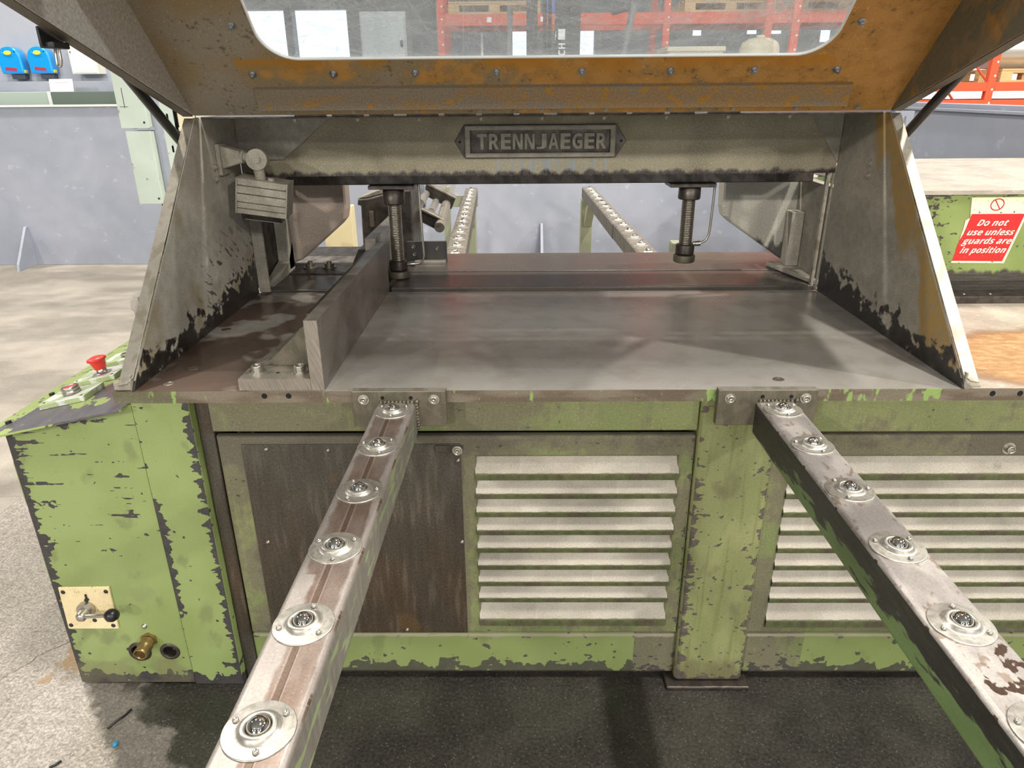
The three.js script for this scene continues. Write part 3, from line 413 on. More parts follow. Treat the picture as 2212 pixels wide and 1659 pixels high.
// ---------------------------------------------------------------- the saw: base frame with doors
{
  const t = thing('machine_base', 'green steel machine frame under the work table with louvred doors and chipped post', 'machine', [0.1, 0, -0.4]);
  part('post', [box(0.41, 0.592, 0.012, 0.845, -0.2, -0.028, 0.014, 3)], mPost, t, 'chipped green square post on a foot plate');
  part('foot_plate', [box(0.388, 0.61, 0, 0.012, -0.2, -0.008, 0.004)], mDarkSteel, t);
  part('corner_post', [box(-0.756, -0.72, 0.0, 0.845, -0.2, -0.05, 0.006)], mRust, t);
  part('top_rail', box(-0.716, 0.408, 0.762, 0.838, -0.1, -0.034, 0.004), mRailTop, t); part('top_rail', box(0.594, 2.0, 0.757, 0.838, -0.1, -0.034, 0.004), mRailTop, t);
  part('bottom_rail', box(-0.72, 0.414, 0.022, 0.158, -0.16, -0.048, 0.012, 3), mRailLow, t); part('bottom_rail', box(0.59, 2.0, 0.022, 0.158, -0.16, -0.048, 0.012, 3), mRailLow, t);
  part('plinth', box(-0.72, 2.0, 0, 0.03, -0.3, -0.075), mDarkSteel, t);
  part('inner_wall', box(-0.74, 2.0, 0.03, 0.8, -0.34, -0.3), mDarkSteel, t);
  // doors: a folded frame sheet with an opening for the louvre blades
  const door = (x0, x1, lx0, lx1, ly0, ly1, yt, name, label, ys) => {
    const hole = new THREE.Path(); hole.moveTo(lx0, ly0); hole.lineTo(lx1, ly0); hole.lineTo(lx1, ly1); hole.lineTo(lx0, ly1); hole.closePath();
    const d = part(name, [prismZ([[x0, 0.168], [x1, 0.168], [x1, yt], [x0, yt]], -0.062, -0.038, 0.007, [hole], 3), box(x0 + 0.01, x1 - 0.01, 0.18, yt - 0.01, -0.14, -0.136)], mDoor, t, label);
    ys.forEach((y, i) => {
      const yb = ys[i + 1] ?? ly0 - 0.004, h = y - yb, last = i === ys.length - 1;
      // blade outline: slopes out and down, rounds over, short vertical lip, returns inwards
      const pr = [[-0.060, y + 0.012], [-0.057, y - 0.001], [-0.0335, y - h * 0.66], [-0.0315, y - h * 0.72], [-0.0318, y - h * 0.80], [-0.034, y - h * (last ? 1 : 1.0)], [-0.052, y - h * 1.0]];
      const pos = [], uv = [], L = [0]; for (let k = 1; k < pr.length; k++) L.push(L[k - 1] + Math.hypot(pr[k][0] - pr[k - 1][0], pr[k][1] - pr[k - 1][1]));
      const sc = SLAT_LEN / Math.max(L.at(-1), SLAT_LEN), ou = i * 0.37, idx = [[0, 0], [1, 1], [1, 0], [0, 0], [0, 1], [1, 1]];
      for (let k = 0; k + 1 < pr.length; k++) for (const [a, b] of idx) { const q = pr[k + b]; pos.push(a ? lx1 + 0.003 : lx0 - 0.003, q[1], q[0]); uv.push((a ? lx1 : lx0) + ou, L[k + b] * sc * 0.98); }
      const g = new THREE.BufferGeometry(); g.setAttribute('position', new THREE.Float32BufferAttribute(pos.map((v, n) => v), 3)); g.setAttribute('uv', new THREE.Float32BufferAttribute(uv, 2));
      // back sheet so that a blade has thickness
      const fl = []; for (let n = 0; n < pos.length; n += 9) for (const c of [0, 2, 1]) fl.push(pos[n + c * 3], pos[n + c * 3 + 1] - 0.0006, pos[n + c * 3 + 2] - 0.002);
      const g2 = new THREE.BufferGeometry(); g2.setAttribute('position', new THREE.Float32BufferAttribute(fl, 3)); g2.setAttribute('uv', new THREE.Float32BufferAttribute(uv.slice(), 2));
      for (const q of [g, g2]) { const ix = []; q.computeVertexNormals(); q.userData.keep = true; }
      part('louvre_slat', [g, g2], mSlat, d);
    });
    return d;
  };
  const ys = [0.693, 0.6315, 0.580, 0.5285, 0.4765, 0.4245, 0.373, 0.3225, 0.2715, 0.2205].slice(0, 9);
  const dl = door(-0.713, 0.408, -0.105, 0.371, 0.199, 0.692, 0.748, 'louvred_door', 'grimy green door with brown cover sheet and louvres', ys);
  const dr = door(0.588, 1.98, 0.638, 1.86, 0.194, 0.69, 0.748, 'louvred_door', 'green louvred door right of the post', ys.map((y) => y - 0.002));
  part('cover_sheet', box(-0.656, -0.141, 0.171, 0.728, -0.039, -0.0355, 0.001), mRust, dl, 'bare brown steel cover sheet with small screws');
  part('tab_plate', box(-0.20, -0.135, 0.708, 0.725, -0.0358, -0.033, 0.001), mDarkSteel, dl);
  for (const [x, y] of [[-0.598, 0.715], [-0.452, 0.712], [-0.30, 0.713], [-0.148, 0.684], [-0.146, 0.455], [-0.30, 0.18], [-0.63, 0.455], [-0.6, 0.182]]) part('screw', domeHead([x, y, -0.0355], [0, 0, 1], 0.006, 0.004), mBolt, dl);
  part('socket_bolt', [socketHead([-0.148, 0.712, -0.033], [0, 0, 1], 0.009, 0.009), cyl([-0.148, 0.712, -0.0345], [0, 0, 1], 0.012, 0.002)], mScrew, dl);
  part('socket_bolt', [socketHead([1.135, 0.712, -0.038], [0, 0, 1], 0.010, 0.012), cyl([1.135, 0.712, -0.04], [0, 0, 1], 0.015, 0.003)], mScrew, dr);
}
// ---------------------------------------------------------------- control console at the left end
{
  const t = thing('control_console', 'chipped green control console with sloping button panel at the table end', 'console', [-1.0, 0, -0.4]);
  const sheet = new THREE.Shape([[-1.2, 0.006], [-0.89, 0.006], [-0.89, 0.834], [-1.2, 0.768]].map((p) => new THREE.Vector2(...p)));
  part('front_sheet', extr(sheet, 0.006, 0, [circleHole(-1.019, 0.112, 0.023), circleHole(-0.938, 0.113, 0.019)]).translate(0, 0, -0.036), mConsole, t, 'chipped bright green front sheet');
  part('corner_sheet', [box(-0.889, -0.757, 0.0, 0.846, -0.2, -0.0275, 0.003)], mCorner, t);
  part('side_sheet', [prismZ([[-1.2, 0.006], [-1.196, 0.006], [-1.196, 0.768], [-1.2, 0.767]], -1.05, -0.036)], mGreen, t);
  part('body', prismZ([[-1.195, 0.01], [-0.8, 0.01], [-0.8, 0.83], [-0.9, 0.828], [-1.195, 0.765]], -1.04, -0.12), mDarkSteel, t);
  const T = (x, dy = 0) => 0.77 + (x + 1.2) * 0.213 + dy;
  part('sloping_lid', prismZ([[-1.252, T(-1.252, -0.004)], [-0.897, T(-0.897, -0.004)], [-0.897, T(-0.897, 0.002)], [-1.252, T(-1.252, 0.002)]], -0.98, 0.004, 0.001), mLid, t, 'sloping lid with worn green paint');
  for (const [n, y] of [[0, 0.62], [1, 0.36]]) part('hinge', [box(-1.216, -1.2, y - 0.06, y + 0.06, -0.075, -0.045, 0.004)], mGreen, t);
  for (const z of [-0.07, -0.24, -0.46, -0.7]) part('lid_screw', cyl([-1.215, T(-1.215, 0.002), z], [-0.21, 1, 0], 0.007, 0.006, 10), mBlack, t);
  // button plates standing across the lid
  const plate = (z0, z1) => part('button_plate', prismZ([[-1.172, T(-1.172, 0.002)], [-1.056, T(-1.056, 0.002)], [-1.056, T(-1.056, 0.016)], [-1.172, T(-1.172, 0.016)]], z0, z1, 0.0015), mLidPlate, t);
  const nrm = [-0.208, 0.978, 0], top = (x, z, h = 0.016) => [x - 0.208 * (h - 0.016), T(x, h), z];
  const specs = [[-0.215, -0.122, 'flush'], [-0.352, -0.262, 'mushroom'], [-0.49, -0.402, 'empty'], [-0.632, -0.542, 'flush']];
  for (const [z0, z1, kind] of specs) {
    const p = plate(z0, z1), c = top(-1.112, (z0 + z1) / 2);
    if (kind === 'flush') { part('button_collar', lathe([[0.018, 0], [0.021, 0.001], [0.021, 0.008], [0.019, 0.009], [0.0205, 0.011], [0.0205, 0.018], [0.0185, 0.0195], [0.0168, 0.0185], [0.0165, 0.014]], c, nrm), mScrew, p); part('button_cap', lathe([[0, 0.018], [0.014, 0.0178], [0.0165, 0.016], [0.0165, 0.01]], c, nrm), mRedPl, p, 'red push button'); }
    else if (kind === 'mushroom') { part('button_collar', lathe([[0.0, 0], [0.024, 0], [0.024, 0.001], [0.013, 0.002], [0.0125, 0.012]], c, nrm), mScrew, p); part('button_cap', lathe([[0.0, 0.047], [0.012, 0.0465], [0.022, 0.043], [0.0245, 0.040], [0.024, 0.0365], [0.0195, 0.034], [0.017, 0.024], [0.0145, 0.012], [0.012, 0.012]], c, nrm), mRedPl, p, 'red mushroom stop button'); }
    else { part('button_collar', lathe([[0.015, 0.0], [0.02, 0.001], [0.021, 0.007], [0.019, 0.008], [0.0165, 0.0075], [0.0155, 0.001]], c, nrm), mScrew, p); part('button_cap', lathe([[0, 0.004], [0.0155, 0.003]], c, nrm), mBlack, p, 'empty dark button hole'); }
    for (const x of [-1.163, -1.066]) part('screw', cyl(top(x, z1 - 0.01), nrm, 0.003, 0.001, 8), mBlack, p);
  }
  // selector lever on a cream plate
  const sw = part('switch_plate', prismZ([[-1.188, 0.194], [-1.056, 0.194], [-1.052, 0.327], [-1.183, 0.325]], -0.03, -0.024, 0.001), mCream, t, 'cream selector switch plate');
  for (const [x, y] of [[-1.173, 0.312], [-1.062, 0.314], [-1.178, 0.206], [-1.067, 0.205], [-1.112, 0.222]]) part('screw', [domeHead([x, y, -0.024], [0, 0, 1], 0.006, 0.003)], mRubber, sw);
  part('lever_hub', [cyl([-1.122, 0.262, -0.024], [0, 0, 1], 0.022, 0.012), lathe([[0.015, 0], [0.013, 0.02], [0.008, 0.026], [0, 0.026]], [-1.122, 0.258, -0.012], [0, 0, 1])], mScrew, sw);
  part('lever_arm', rod([-1.122, 0.258, 0.004], [-1.05, 0.270, 0.014], 0.0055), mScrew, sw);
  part('lever_knob', lathe([[0, 0], [0.010, 0.002], [0.0165, 0.012], [0.0165, 0.022], [0.011, 0.032], [0, 0.035]], [-1.052, 0.270, 0.0137], [0.97, 0.14, 0.14]), mBlack, sw, 'black lever knob');
  part('pointer', [box(-1.118, -1.114, 0.288, 0.306, -0.024, -0.021), cyl([-1.116, 0.29, -0.024], [0, 0, 1], 0.005, 0.005)], mRubber, sw);
  part('hose_union', [cyl([-0.985, 0.155, -0.03], [0, 0, 1], 0.022, 0.008, 6), lathe([[0.017, 0], [0.017, 0.012], [0.019, 0.013], [0.019, 0.022], [0.0165, 0.023], [0.0165, 0.036], [0.018, 0.037], [0.018, 0.045], [0.013, 0.045], [0.012, 0.02], [0, 0.02]], [-0.985, 0.155, -0.022], [0, -0.12, 1])], mBrass, t, 'brass hose union');
  part('screw', domeHead([-0.99, 0.197, -0.03], [0, 0, 1], 0.008, 0.006), mScrew, t);
  for (const [x, y, r] of [[-1.019, 0.112, 0.023], [-0.938, 0.113, 0.019]]) part('socket_ring', lathe([[r - 0.002, -0.06], [r - 0.002, 0.002], [r, 0.004], [r + 0.006, 0.003], [r + 0.008, 0]], [x, y, -0.03], [0, 0, 1]), mDarkSteel, t);
  part('socket_lid', [box(-1.012, -0.998, 0.098, 0.118, -0.06, -0.045, 0.002), box(-0.938, -0.923, 0.105, 0.125, -0.055, -0.043, 0.002)], mBracket, t);
}
// ---------------------------------------------------------------- work table
{
  const t = thing('work_table', 'dark oily steel work table of the saw with a bolted front edge', 'table', [0, 0.85, -0.4]);
  const plate = prismX([[0, 0.8515], [0, 0.88], [-0.795, 0.88], [-0.845, 0.876], [-0.845, 0.8515]], -0.906, 0.97, 0.0012);
  part('main_plate', [plate], mTable, t);
  part('front_edge', box(-0.906, 1.95, 0.8515, 0.8792, -0.0005, 0.0016), mEdge, t, 'front edge with old green paint');
  part('bed_plate', prismX([[0, 0.8515], [0, 0.88], [-0.95, 0.88], [-0.95, 0.8515]], 0.972, 1.95, 0.0012), mBed, t, 'right plate with a round rust stain');
  part('middle_plate', box(-0.43, 0.985, 0.84, 0.885, -1.082, -0.868, 0.003), mRearPlate, t); part('rear_plate', box(-0.43, 1.06, 0.84, 0.887, -1.392, -1.09, 0.003), mRearPlate, t);
  part('left_plate', box(-0.865, -0.56, 0.84, 0.882, -1.06, -0.858, 0.003), mRearPlate, t); part('left_block', [prismX([[-1.07, 0.84], [-1.07, 0.886], [-1.22, 0.892], [-1.27, 0.905], [-1.45, 0.905], [-1.45, 0.84]], -0.9, -0.56, 0.002)], mDarkSteel, t);
  part('slot_bed', box(-0.785, 1.0, 0.80, 0.845, -1.42, -0.84), mDarkSteel, t);
  for (const x of [-0.775, -0.705]) part('hex_bolt', hexHead([x, 0.889, -1.15], [0, 1, 0], 0.018, 0.016), mBolt, t);
  for (const [x, z] of [[0.585, -0.055], [-0.785, -0.14], [-0.82, -0.44], [-0.8, -0.045]]) part('countersunk_screw', [lathe([[0, 0.0002], [0.007, 0.0004], [0.0075, 0.0012], [0.0125, 0.0012], [0.013, 0.0003]], [x, 0.88, z])], mBolt, t);
  for (const x of [-0.568, -0.514, 1.035, 1.095]) part('bolt_hole', [lathe([[0, 0.0], [0.004, 0.0], [0.0055, 0.0006], [0.0065, 0.0]], [x, 0.868, 0.0017], [0, 0, 1], 16)], mDarkHole, t);
}
// ---------------------------------------------------------------- side guards
function guard(side) {
  const L = side < 0, xi = L ? -0.855 : 0.965, xo = L ? -0.8605 : 0.9705, m = L ? mGuardL : mGuardR, dir = L ? -1 : 1;
  const t = thing('side_guard', L ? 'left sheet steel side guard above the table beside the console' : 'right sheet steel side guard, ochre streaked, above the table', 'guard', [xi, 0.88, -0.4]);
  part('side_sheet', prismX([[0.004, 0.88], [-0.82, 0.88], [-0.82, 1.43], [-0.545, 1.43], [-0.012, 0.90]], Math.min(xi, xo), Math.max(xi, xo), 0.001), m, t);
  const a = V(0, 0.895, 0.006), b = V(0, 1.428, -0.545), d = b.clone().sub(a), ang = Math.atan2(d.z, d.y), len = d.length();
  const w = 0.026, f = extr([[0, 0.02], [0.012, 0.004], [0.03, 0], [0.03, 0], [w, len], [0, len]].map(([x, y]) => [x * dir, y]), 0.004, 0.0008);
  f.translate(0, 0, -0.002).rotateX(ang).translate(L ? xo + 0.004 : xo - 0.004, a.y, a.z);
  part('front_flange', f, mGuardFlange, t, 'light worn front flange');
  part('foot_angle', [box(Math.min(xo, xo + dir * 0.04), Math.max(xo, xo + dir * 0.04), 0.88, 0.8835, -0.3, -0.006), box(Math.min(xo, xo + dir * 0.004), Math.max(xo, xo + dir * 0.004), 0.88, 0.915, -0.3, -0.002)], mGrey, t);
  const ri = L ? [xi, xi + 0.036] : [xi - 0.006, xi];
  part('rear_flange', box(ri[0], ri[1], 0.884, L ? 1.22 : 1.25, -0.83, -0.822, 0.001), mGrey, t);
  for (const y of [1.297, 1.265]) part('bolt_head', hexHead([L ? xi : xi, y, L ? -0.62 : -0.60], [-dir, 0, 0], 0.008, 0.006), mGrey, t);
  if (L) part('lower_stop', box(-0.90, -0.862, 0.884, 0.9, -0.02, 0.0), mGrey, t);
}
guard(-1); guard(1);
// ---------------------------------------------------------------- cross beam over the work opening
{
  const t = thing('cross_beam', 'dusty grey cross beam over the opening with a cast name plate', 'beam', [0.055, 1.19, -0.95]);
  part('front_plate', box(-0.8545, 0.9645, 1.249, 1.424, -0.845, -0.82, 0.002), mBeam, t);
  part('rear_girder', box(-0.8545, 0.9645, 1.204, 1.41, -1.14, -0.98, 0.003), mDarkSteel, t);
  part('top_sheet', box(-0.862, 0.972, 1.4255, 1.4305, -1.18, -0.584, 0.001), mDarkSteel, t);
  for (let k = 0; k < 17; k++) { const a = -0.8 + k * 0.1; if (k > 1 && k < 14) part('hinge_knuckle', cyl([a, 1.4325, -0.58], [1, 0, 0], 0.0042, 0.085 - (k % 4 === 0 ? 0.02 : 0), 10), mDarkSteel, t); }
  for (const [xa, xb, xc] of [[0.862, 0.962, 1], [-0.61, -0.852, -1]]) part('corner_sheet', prismZ(xc > 0 ? [[0.862, 1.423], [0.963, 1.279], [0.963, 1.423]] : [[-0.56, 1.423], [-0.853, 1.423], [-0.853, 1.30], [-0.72, 1.30]], -0.82, -0.812, 0.0015), mGrey, t);
  const cy = 1.348, np = part('name_plate', [prismZ([[-0.196, cy], [-0.166, cy + 0.048], [0.29, cy + 0.048], [0.322, cy], [0.29, cy - 0.048], [-0.166, cy - 0.048]], -0.822, -0.816, 0.001)], mDarkSteel, t, 'cast name plate reading TRENNJAEGER');
  const hole = new THREE.Path(); hole.moveTo(-0.148, cy - 0.032); hole.lineTo(0.272, cy - 0.032); hole.lineTo(0.272, cy + 0.032); hole.lineTo(-0.148, cy + 0.032); hole.closePath();
  part('raised_border', [prismZ([[-0.164, cy - 0.046], [0.288, cy - 0.046], [0.288, cy + 0.046], [-0.164, cy + 0.046]], -0.817, -0.803, 0.004, [hole], 2)], mGrey, np);
  for (const [x] of [[-0.18], [0.306]]) part('rivet', domeHead([x, cy - 0.001, -0.816], [0, 0, 1], 0.004, 0.002), mRubber, np);
  const font = await new FontLoader().loadAsync('fonts/droid/droid_sans_bold.typeface.json');
  const word = 'TRENNJAEGER', x0 = -0.128, x1 = 0.266, step = (x1 - x0) / word.length;
  const letters = [...word].map((ch, i) => {
    const g = new TextGeometry(ch, { font, size: 0.05, depth: 0.007, curveSegments: 6, bevelEnabled: true, bevelSize: 0.0012, bevelThickness: 0.001, bevelSegments: 1 }); g.computeBoundingBox(); const b = g.boundingBox;
    g.translate(-b.min.x, -b.min.y, 0).scale((step * 0.86) / (b.max.x - b.min.x), 0.046 / (b.max.y - b.min.y), 1); return g.translate(x0 + i * step, cy - 0.023, -0.8165);
  });
  part('lettering', letters, mLetters, np, 'raised capital letters');
  [-0.607, -0.437, -0.27, -0.103, 0.061, 0.228, 0.395, 0.56, 0.725].forEach((x) => part('hinge_bolt', hexHead([x, 1.424, -0.6], [0, -1, 0], 0.006, 0.006), mGrey, t));
}
// ---------------------------------------------------------------- raised hood with window
{
  const t = thing('guard_hood', 'raised ochre sheet steel hood with a scratched clear window', 'hood', [0.05, 1.436, -0.57]);
  const R2 = Math.SQRT1_2, HM = new THREE.Matrix4().makeBasis(V(1, 0, 0), V(0, R2, R2), V(0, -R2, R2)).setPosition(0, 1.436, -0.57);
  const loc = (geos) => { const g = join(geos); g.applyMatrix4(HM); g.userData.keep = true; return g; };      // local x, s, w (w towards the work); uv stays x, s
  const win = (e, K) => rrect(-0.615 - e, 0.744 + e, 0.18 - e, 0.66 + e, 0.085 + e, K);
  part('panel', loc(extr(rrect(-0.868, 0.978, -0.002, 0.80, 0.002), 0.004, 0, [win(0.004, THREE.Path)]).translate(0, 0, -0.004)), mHood, t);
  part('window_frame', loc(extr(new THREE.Shape([[-0.692, 0.102], [0.848, 0.102], [0.848, 0.74], [-0.692, 0.74]].map((p) => new THREE.Vector2(...p))), 0.003, 0, [win(0, THREE.Path)])), mHoodFrame, t, 'ochre frame sheet round the window');
  part('window_pane', loc(extr(win(0.012), 0.004, 0).translate(0, 0, -0.0085)), mPane, t, 'scratched clear plastic pane');
  part('lit_pane_edge', loc(extr(win(0.0), 0.007, 0, [win(-0.003, THREE.Path)]).translate(0, 0, -0.0043)), mPaneEdge, t);  // white ring: the lit edge of the pane put in as colour
  part('stiffener_bar', [loc(prismX([[0.0, 0.05], [0.022, 0.043], [0.030, 0.043], [0.032, 0.046], [0.007, 0.093], [0.0, 0.096]], -0.672, 0.838, 0.0006))], mBar, t);
  for (const x of [-0.66, -0.459, -0.257, -0.056, 0.154, 0.372, 0.577, 0.779]) part('cap_nut', loc([cyl([x, 0.139, 0.003], [0, 0, 1], 0.0105, 0.0015, 20), cyl([x, 0.139, 0.0045], [0, 0, 1], 0.0068, 0.007, 6), cyl([x, 0.139, 0.011], [0, 0, 1], 0.0032, 0.006, 10)]), mChromeNut, t);
  for (const [x, s] of [[-0.659, 0.281], [0.779, 0.275], [-0.659, 0.44], [0.779, 0.44], [-0.659, 0.6], [0.779, 0.6]]) part('cap_nut', loc([cyl([x, s, 0.003], [0, 0, 1], 0.0105, 0.0015, 20), cyl([x, s, 0.0045], [0, 0, 1], 0.0068, 0.007, 6), cyl([x, s, 0.011], [0, 0, 1], 0.0032, 0.006, 10)]), mChromeNut, t);
  [-0.76, -0.607, -0.437, -0.27, -0.103, 0.061, 0.228, 0.395, 0.56, 0.725, 0.885].forEach((x) => part('hinge_bolt', loc([cyl([x, 0.012, 0], [0, 0, 1], 0.0065, 0.006, 6), cyl([x, 0.012, 0], [0, 0, 1], 0.009, 0.002, 16)]), mGrey, t));
  [[-0.873, -0.868, 0, -1], [0.978, 0.983, 1, 1]].forEach(([xa, xb, k, dir]) => {
    part('side_plate', prismX([[-0.57, 1.436], [0.115, 1.658], [-0.004, 2.002]], xa, xb, 0), mHoodSide[k], t, k ? 'right cheek plate' : 'left cheek plate, grey with grime');
    const a = V(0, 1.434, -0.575), b = V(0, 1.658, 0.115), d = b.clone().sub(a), e = new THREE.BoxGeometry(0.026, 0.004, d.length());
    e.rotateX(-Math.atan2(d.y, d.z)).translate(dir < 0 ? xa - 0.011 : xb + 0.011, (a.y + b.y) / 2, (a.z + b.z) / 2);
    part('cheek_flange', e, mHoodLip, t);
  });
  part('front_flap', prismX([[0.115, 1.658], [0.119, 1.659], [0.0, 2.004], [-0.004, 2.002]], -0.873, 0.983), mHood, t);
}
{
  const t = thing('hood_latch', 'black toggle latch with bright hook under the hood edge', 'latch', [-0.9, 1.6, -0.06]);
  part('latch_body', [box(-0.908, -0.902, 1.575, 1.61, -0.11, -0.035, 0.003), box(-0.914, -0.885, 1.572, 1.584, -0.098, -0.045, 0.003)], mBlack, t);
  part('hook', tube([[-0.902, 1.576, -0.075], [-0.903, 1.552, -0.072], [-0.902, 1.543, -0.07], [-0.896, 1.54, -0.068], [-0.892, 1.552, -0.068], [-0.892, 1.576, -0.07]], 0.0028, 24, 8), mScrew, t);
}
// ---------------------------------------------------------------- gas struts
for (const [x, dir, label] of [[-0.913, -1, 'black gas strut left of the hood, before the pale green cabinets'], [1.024, 1, 'black gas strut right of the hood, before the orange racking']]) {
  const a = [x, 1.20, -0.80], b = [x, 1.535, -0.342], c = [x, 1.592, -0.264];
  const t = thing('gas_strut', label, 'gas strut', a);
  part('cylinder', [rod(a, b, 0.0125, 20), lathe([[0.0125, 0], [0.0135, 0.002], [0.0135, 0.012], [0.009, 0.016], [0.005, 0.016]], b, [0, b[1] - a[1], b[2] - a[2]], 20)], mBlack, t);
  part('piston_rod', rod(b, c, 0.0045, 12), mBlack, t);
  part('ball_joint', [ball(a, 0.014), rod(a, [x - dir * 0.05, a[1], a[2]], 0.006), ball(c, 0.011), rod(c, [x - dir * 0.032, c[1], c[2]], 0.005)], mBlack, t);
}
// ---------------------------------------------------------------- work lamp inside the left guard
{
  const t = thing('work_lamp', 'dusty grey finned work lamp on a knuckle joint inside the guard', 'lamp', [-0.855, 1.31, -0.67]);
  part('wall_plate', box(-0.8545, -0.842, 1.272, 1.358, -0.705, -0.64, 0.003), mGrey, t);
  part('bracket', [prismZ([[-0.845, 1.352], [-0.792, 1.338], [-0.786, 1.306], [-0.845, 1.29]], -0.695, -0.65, 0.003), cyl([-0.812, 1.325, -0.652], [0, 0, 1], 0.005, 0.004)], mGrey, t);
  part('arm', [rod([-0.80, 1.322, -0.672], [-0.765, 1.318, -0.668], 0.013, 18), cyl([-0.79, 1.321, -0.671], [1, -0.1, 0.1], 0.018, 0.006)], mGrey, t);
  part('knuckle', [cyl([-0.752, 1.311, -0.69], [0.15, 0.1, 1], 0.030, 0.018, 28), cyl([-0.747, 1.313, -0.668], [0.15, 0.1, 1], 0.029, 0.02, 28), lathe([[0.011, 0], [0.011, 0.003], [0.006, 0.001], [0, 0.001]], [-0.744, 1.315, -0.648], [0.15, 0.1, 1]), rod([-0.748, 1.30, -0.665], [-0.745, 1.258, -0.668], 0.015)], mGrey, t);
  // ribbed aluminium head, tilted
  const prof = [[-0.05, 0.047]]; const ribs = [[0.047, 0.03], [0.027, 0.008], [0.005, -0.016], [-0.019, -0.034], [-0.037, -0.05]];
  ribs.forEach(([a, b], i) => { prof.push([0.048 + (i > 0 && i < 3 ? 0.004 : 0), a], [0.048 + (i > 0 && i < 3 ? 0.004 : 0), b]); if (i < 4) prof.push([0.041, b - 0.0008], [0.041, b - 0.0022]); }); prof.push([-0.05, -0.05]);
  const turn = (g) => g.rotateY(0.12).rotateZ(-0.16).translate(-0.742, 1.212, -0.675);
  part('head', turn(prismX(prof, -0.068, 0.068, 0.0012)), mGrey, t, 'ribbed lamp head'); part('end_cap', turn(prismX([[-0.052, 0.049], [0.053, 0.049], [0.053, -0.051], [-0.052, -0.051]], -0.071, -0.067, 0.001)), mGrey, t); part('end_cap', turn(prismX([[-0.052, 0.049], [0.053, 0.049], [0.053, -0.051], [-0.052, -0.051]], 0.067, 0.071, 0.001)), mGrey, t);
  part('lens_frame', turn(prismX([[0.046, -0.05], [-0.03, -0.05], [-0.026, -0.066], [0.036, -0.066]], -0.056, 0.056, 0.001)), mDarkSteel, t); part('lens', turn(box(-0.048, 0.048, -0.0685, -0.066, -0.022, 0.032)), plain(0x8d8f8a, 0.2), t);
  part('mount_stud', turn(cyl([0.02, 0.047, 0.02], [0, 1, 0], 0.009, 0.008)), mGrey, t);
}
// ---------------------------------------------------------------- interlock switch outside the left guard
{
  const t = thing('interlock_switch', 'grey slotted interlock switch outside the left guard', 'switch', [-0.9, 0.99, -0.2]);
  const hole = new THREE.Path(); hole.moveTo(-0.902, 1.012); hole.lineTo(-0.886, 1.012); hole.lineTo(-0.886, 1.043); hole.lineTo(-0.902, 1.043); hole.closePath();
  part('switch_body', [prismZ([[-0.916, 1.05], [-0.918, 1.043], [-0.924, 1.04], [-0.928, 1.014], [-0.922, 1.01], [-0.922, 1.002], [-0.866, 1.0], [-0.866, 1.052]], -0.225, -0.18, 0.003, [hole]), prismZ([[-0.92, 1.002], [-0.912, 0.985], [-0.868, 0.983], [-0.866, 1.002]], -0.22, -0.19, 0.002)], mGreyPl, t);
  part('key_slot', [box(-0.896, -0.891, 1.016, 1.04, -0.215, -0.20), box(-0.905, -0.884, 1.01, 1.046, -0.224, -0.214)], mBlack, t);
}
// ---------------------------------------------------------------- fence
{
  const t = thing('angle_fence', 'long machined steel fence bolted across the left part of the table', 'fence', [-0.5, 0.88, -0.4]);
  part('face_plate', box(-0.462, -0.432, 0.8805, 1.042, -0.848, 0.0, 0.0012), mFence, t); part('sawn_end', box(-0.4615, -0.4325, 0.881, 1.0415, -0.001, 0.0006), mSawn, t, 'sawn bright end of the fence');
  part('base_plate', [prismY([[-0.622, 0.0], [-0.462, 0.0], [-0.462, -0.845], [-0.53, -0.845], [-0.622, -0.06]], 0.8805, 0.908, 0.001)], mBright, t); part('sawn_end', box(-0.6215, -0.4625, 0.881, 0.9075, -0.001, 0.0006), mSawn, t);
  part('gusset', prismZ([[-0.585, 0.908], [-0.462, 0.908], [-0.462, 1.03]], -0.10, -0.085, 0.001), mBracket, t); part('gusset', prismZ([[-0.53, 0.908], [-0.462, 0.908], [-0.462, 1.03]], -0.62, -0.605, 0.001), mBracket, t);
  part('clamp_bar', [rod([-0.575, 0.912, -0.1], [-0.475, 1.0, -0.42], 0.0065, 10)], mBright, t); part('side_channel', box(-0.495, -0.466, 0.908, 1.018, -0.84, -0.13, 0.002), mDarkSteel, t);
  for (const x of [-0.593, -0.497]) part('socket_bolt', [socketHead([x, 0.911, -0.045], [0, 1, 0], 0.0128, 0.0135), cyl([x, 0.908, -0.045], [0, 1, 0], 0.019, 0.003)], mScrew, t);
  part('small_hole', lathe([[0, 0.0002], [0.0042, 0.0004]], [-0.545, 0.908, -0.038], [0, 1, 0], 14), mDarkHole, t);
  const dots = []; for (let k = 0; k < 7; k++) dots.push(lathe([[0, 0.0002], [0.0018, 0.0003]], [rr(-0.458, -0.437), 1.042, -0.01 - k * 0.012], [0, 1, 0], 8)); for (const [y, z] of [[1.025, -0.012], [1.03, -0.04], [0.962, -0.02], [0.955, -0.008]]) dots.push(lathe([[0, 0.0002], [0.003, 0.0004]], [-0.432, y, z], [1, 0, 0], 8));
  part('punch_mark', dots, mScrew, t);
}
{
  const t = thing('rear_fence', 'dark rear fence plate behind the joint of the front fence', 'fence', [-0.46, 0.88, -1.1]);
  part('face_plate', box(-0.502, -0.466, 0.8875, 1.05, -1.36, -0.853, 0.0015), mFence, t);
  part('side_channel', [prismX([[-0.87, 0.89], [-0.87, 0.95], [-1.0, 0.985], [-1.2, 0.985], [-1.2, 0.97], [-1.36, 0.97], [-1.36, 0.89]], -0.56, -0.504, 0.002)], mDarkSteel, t);
}
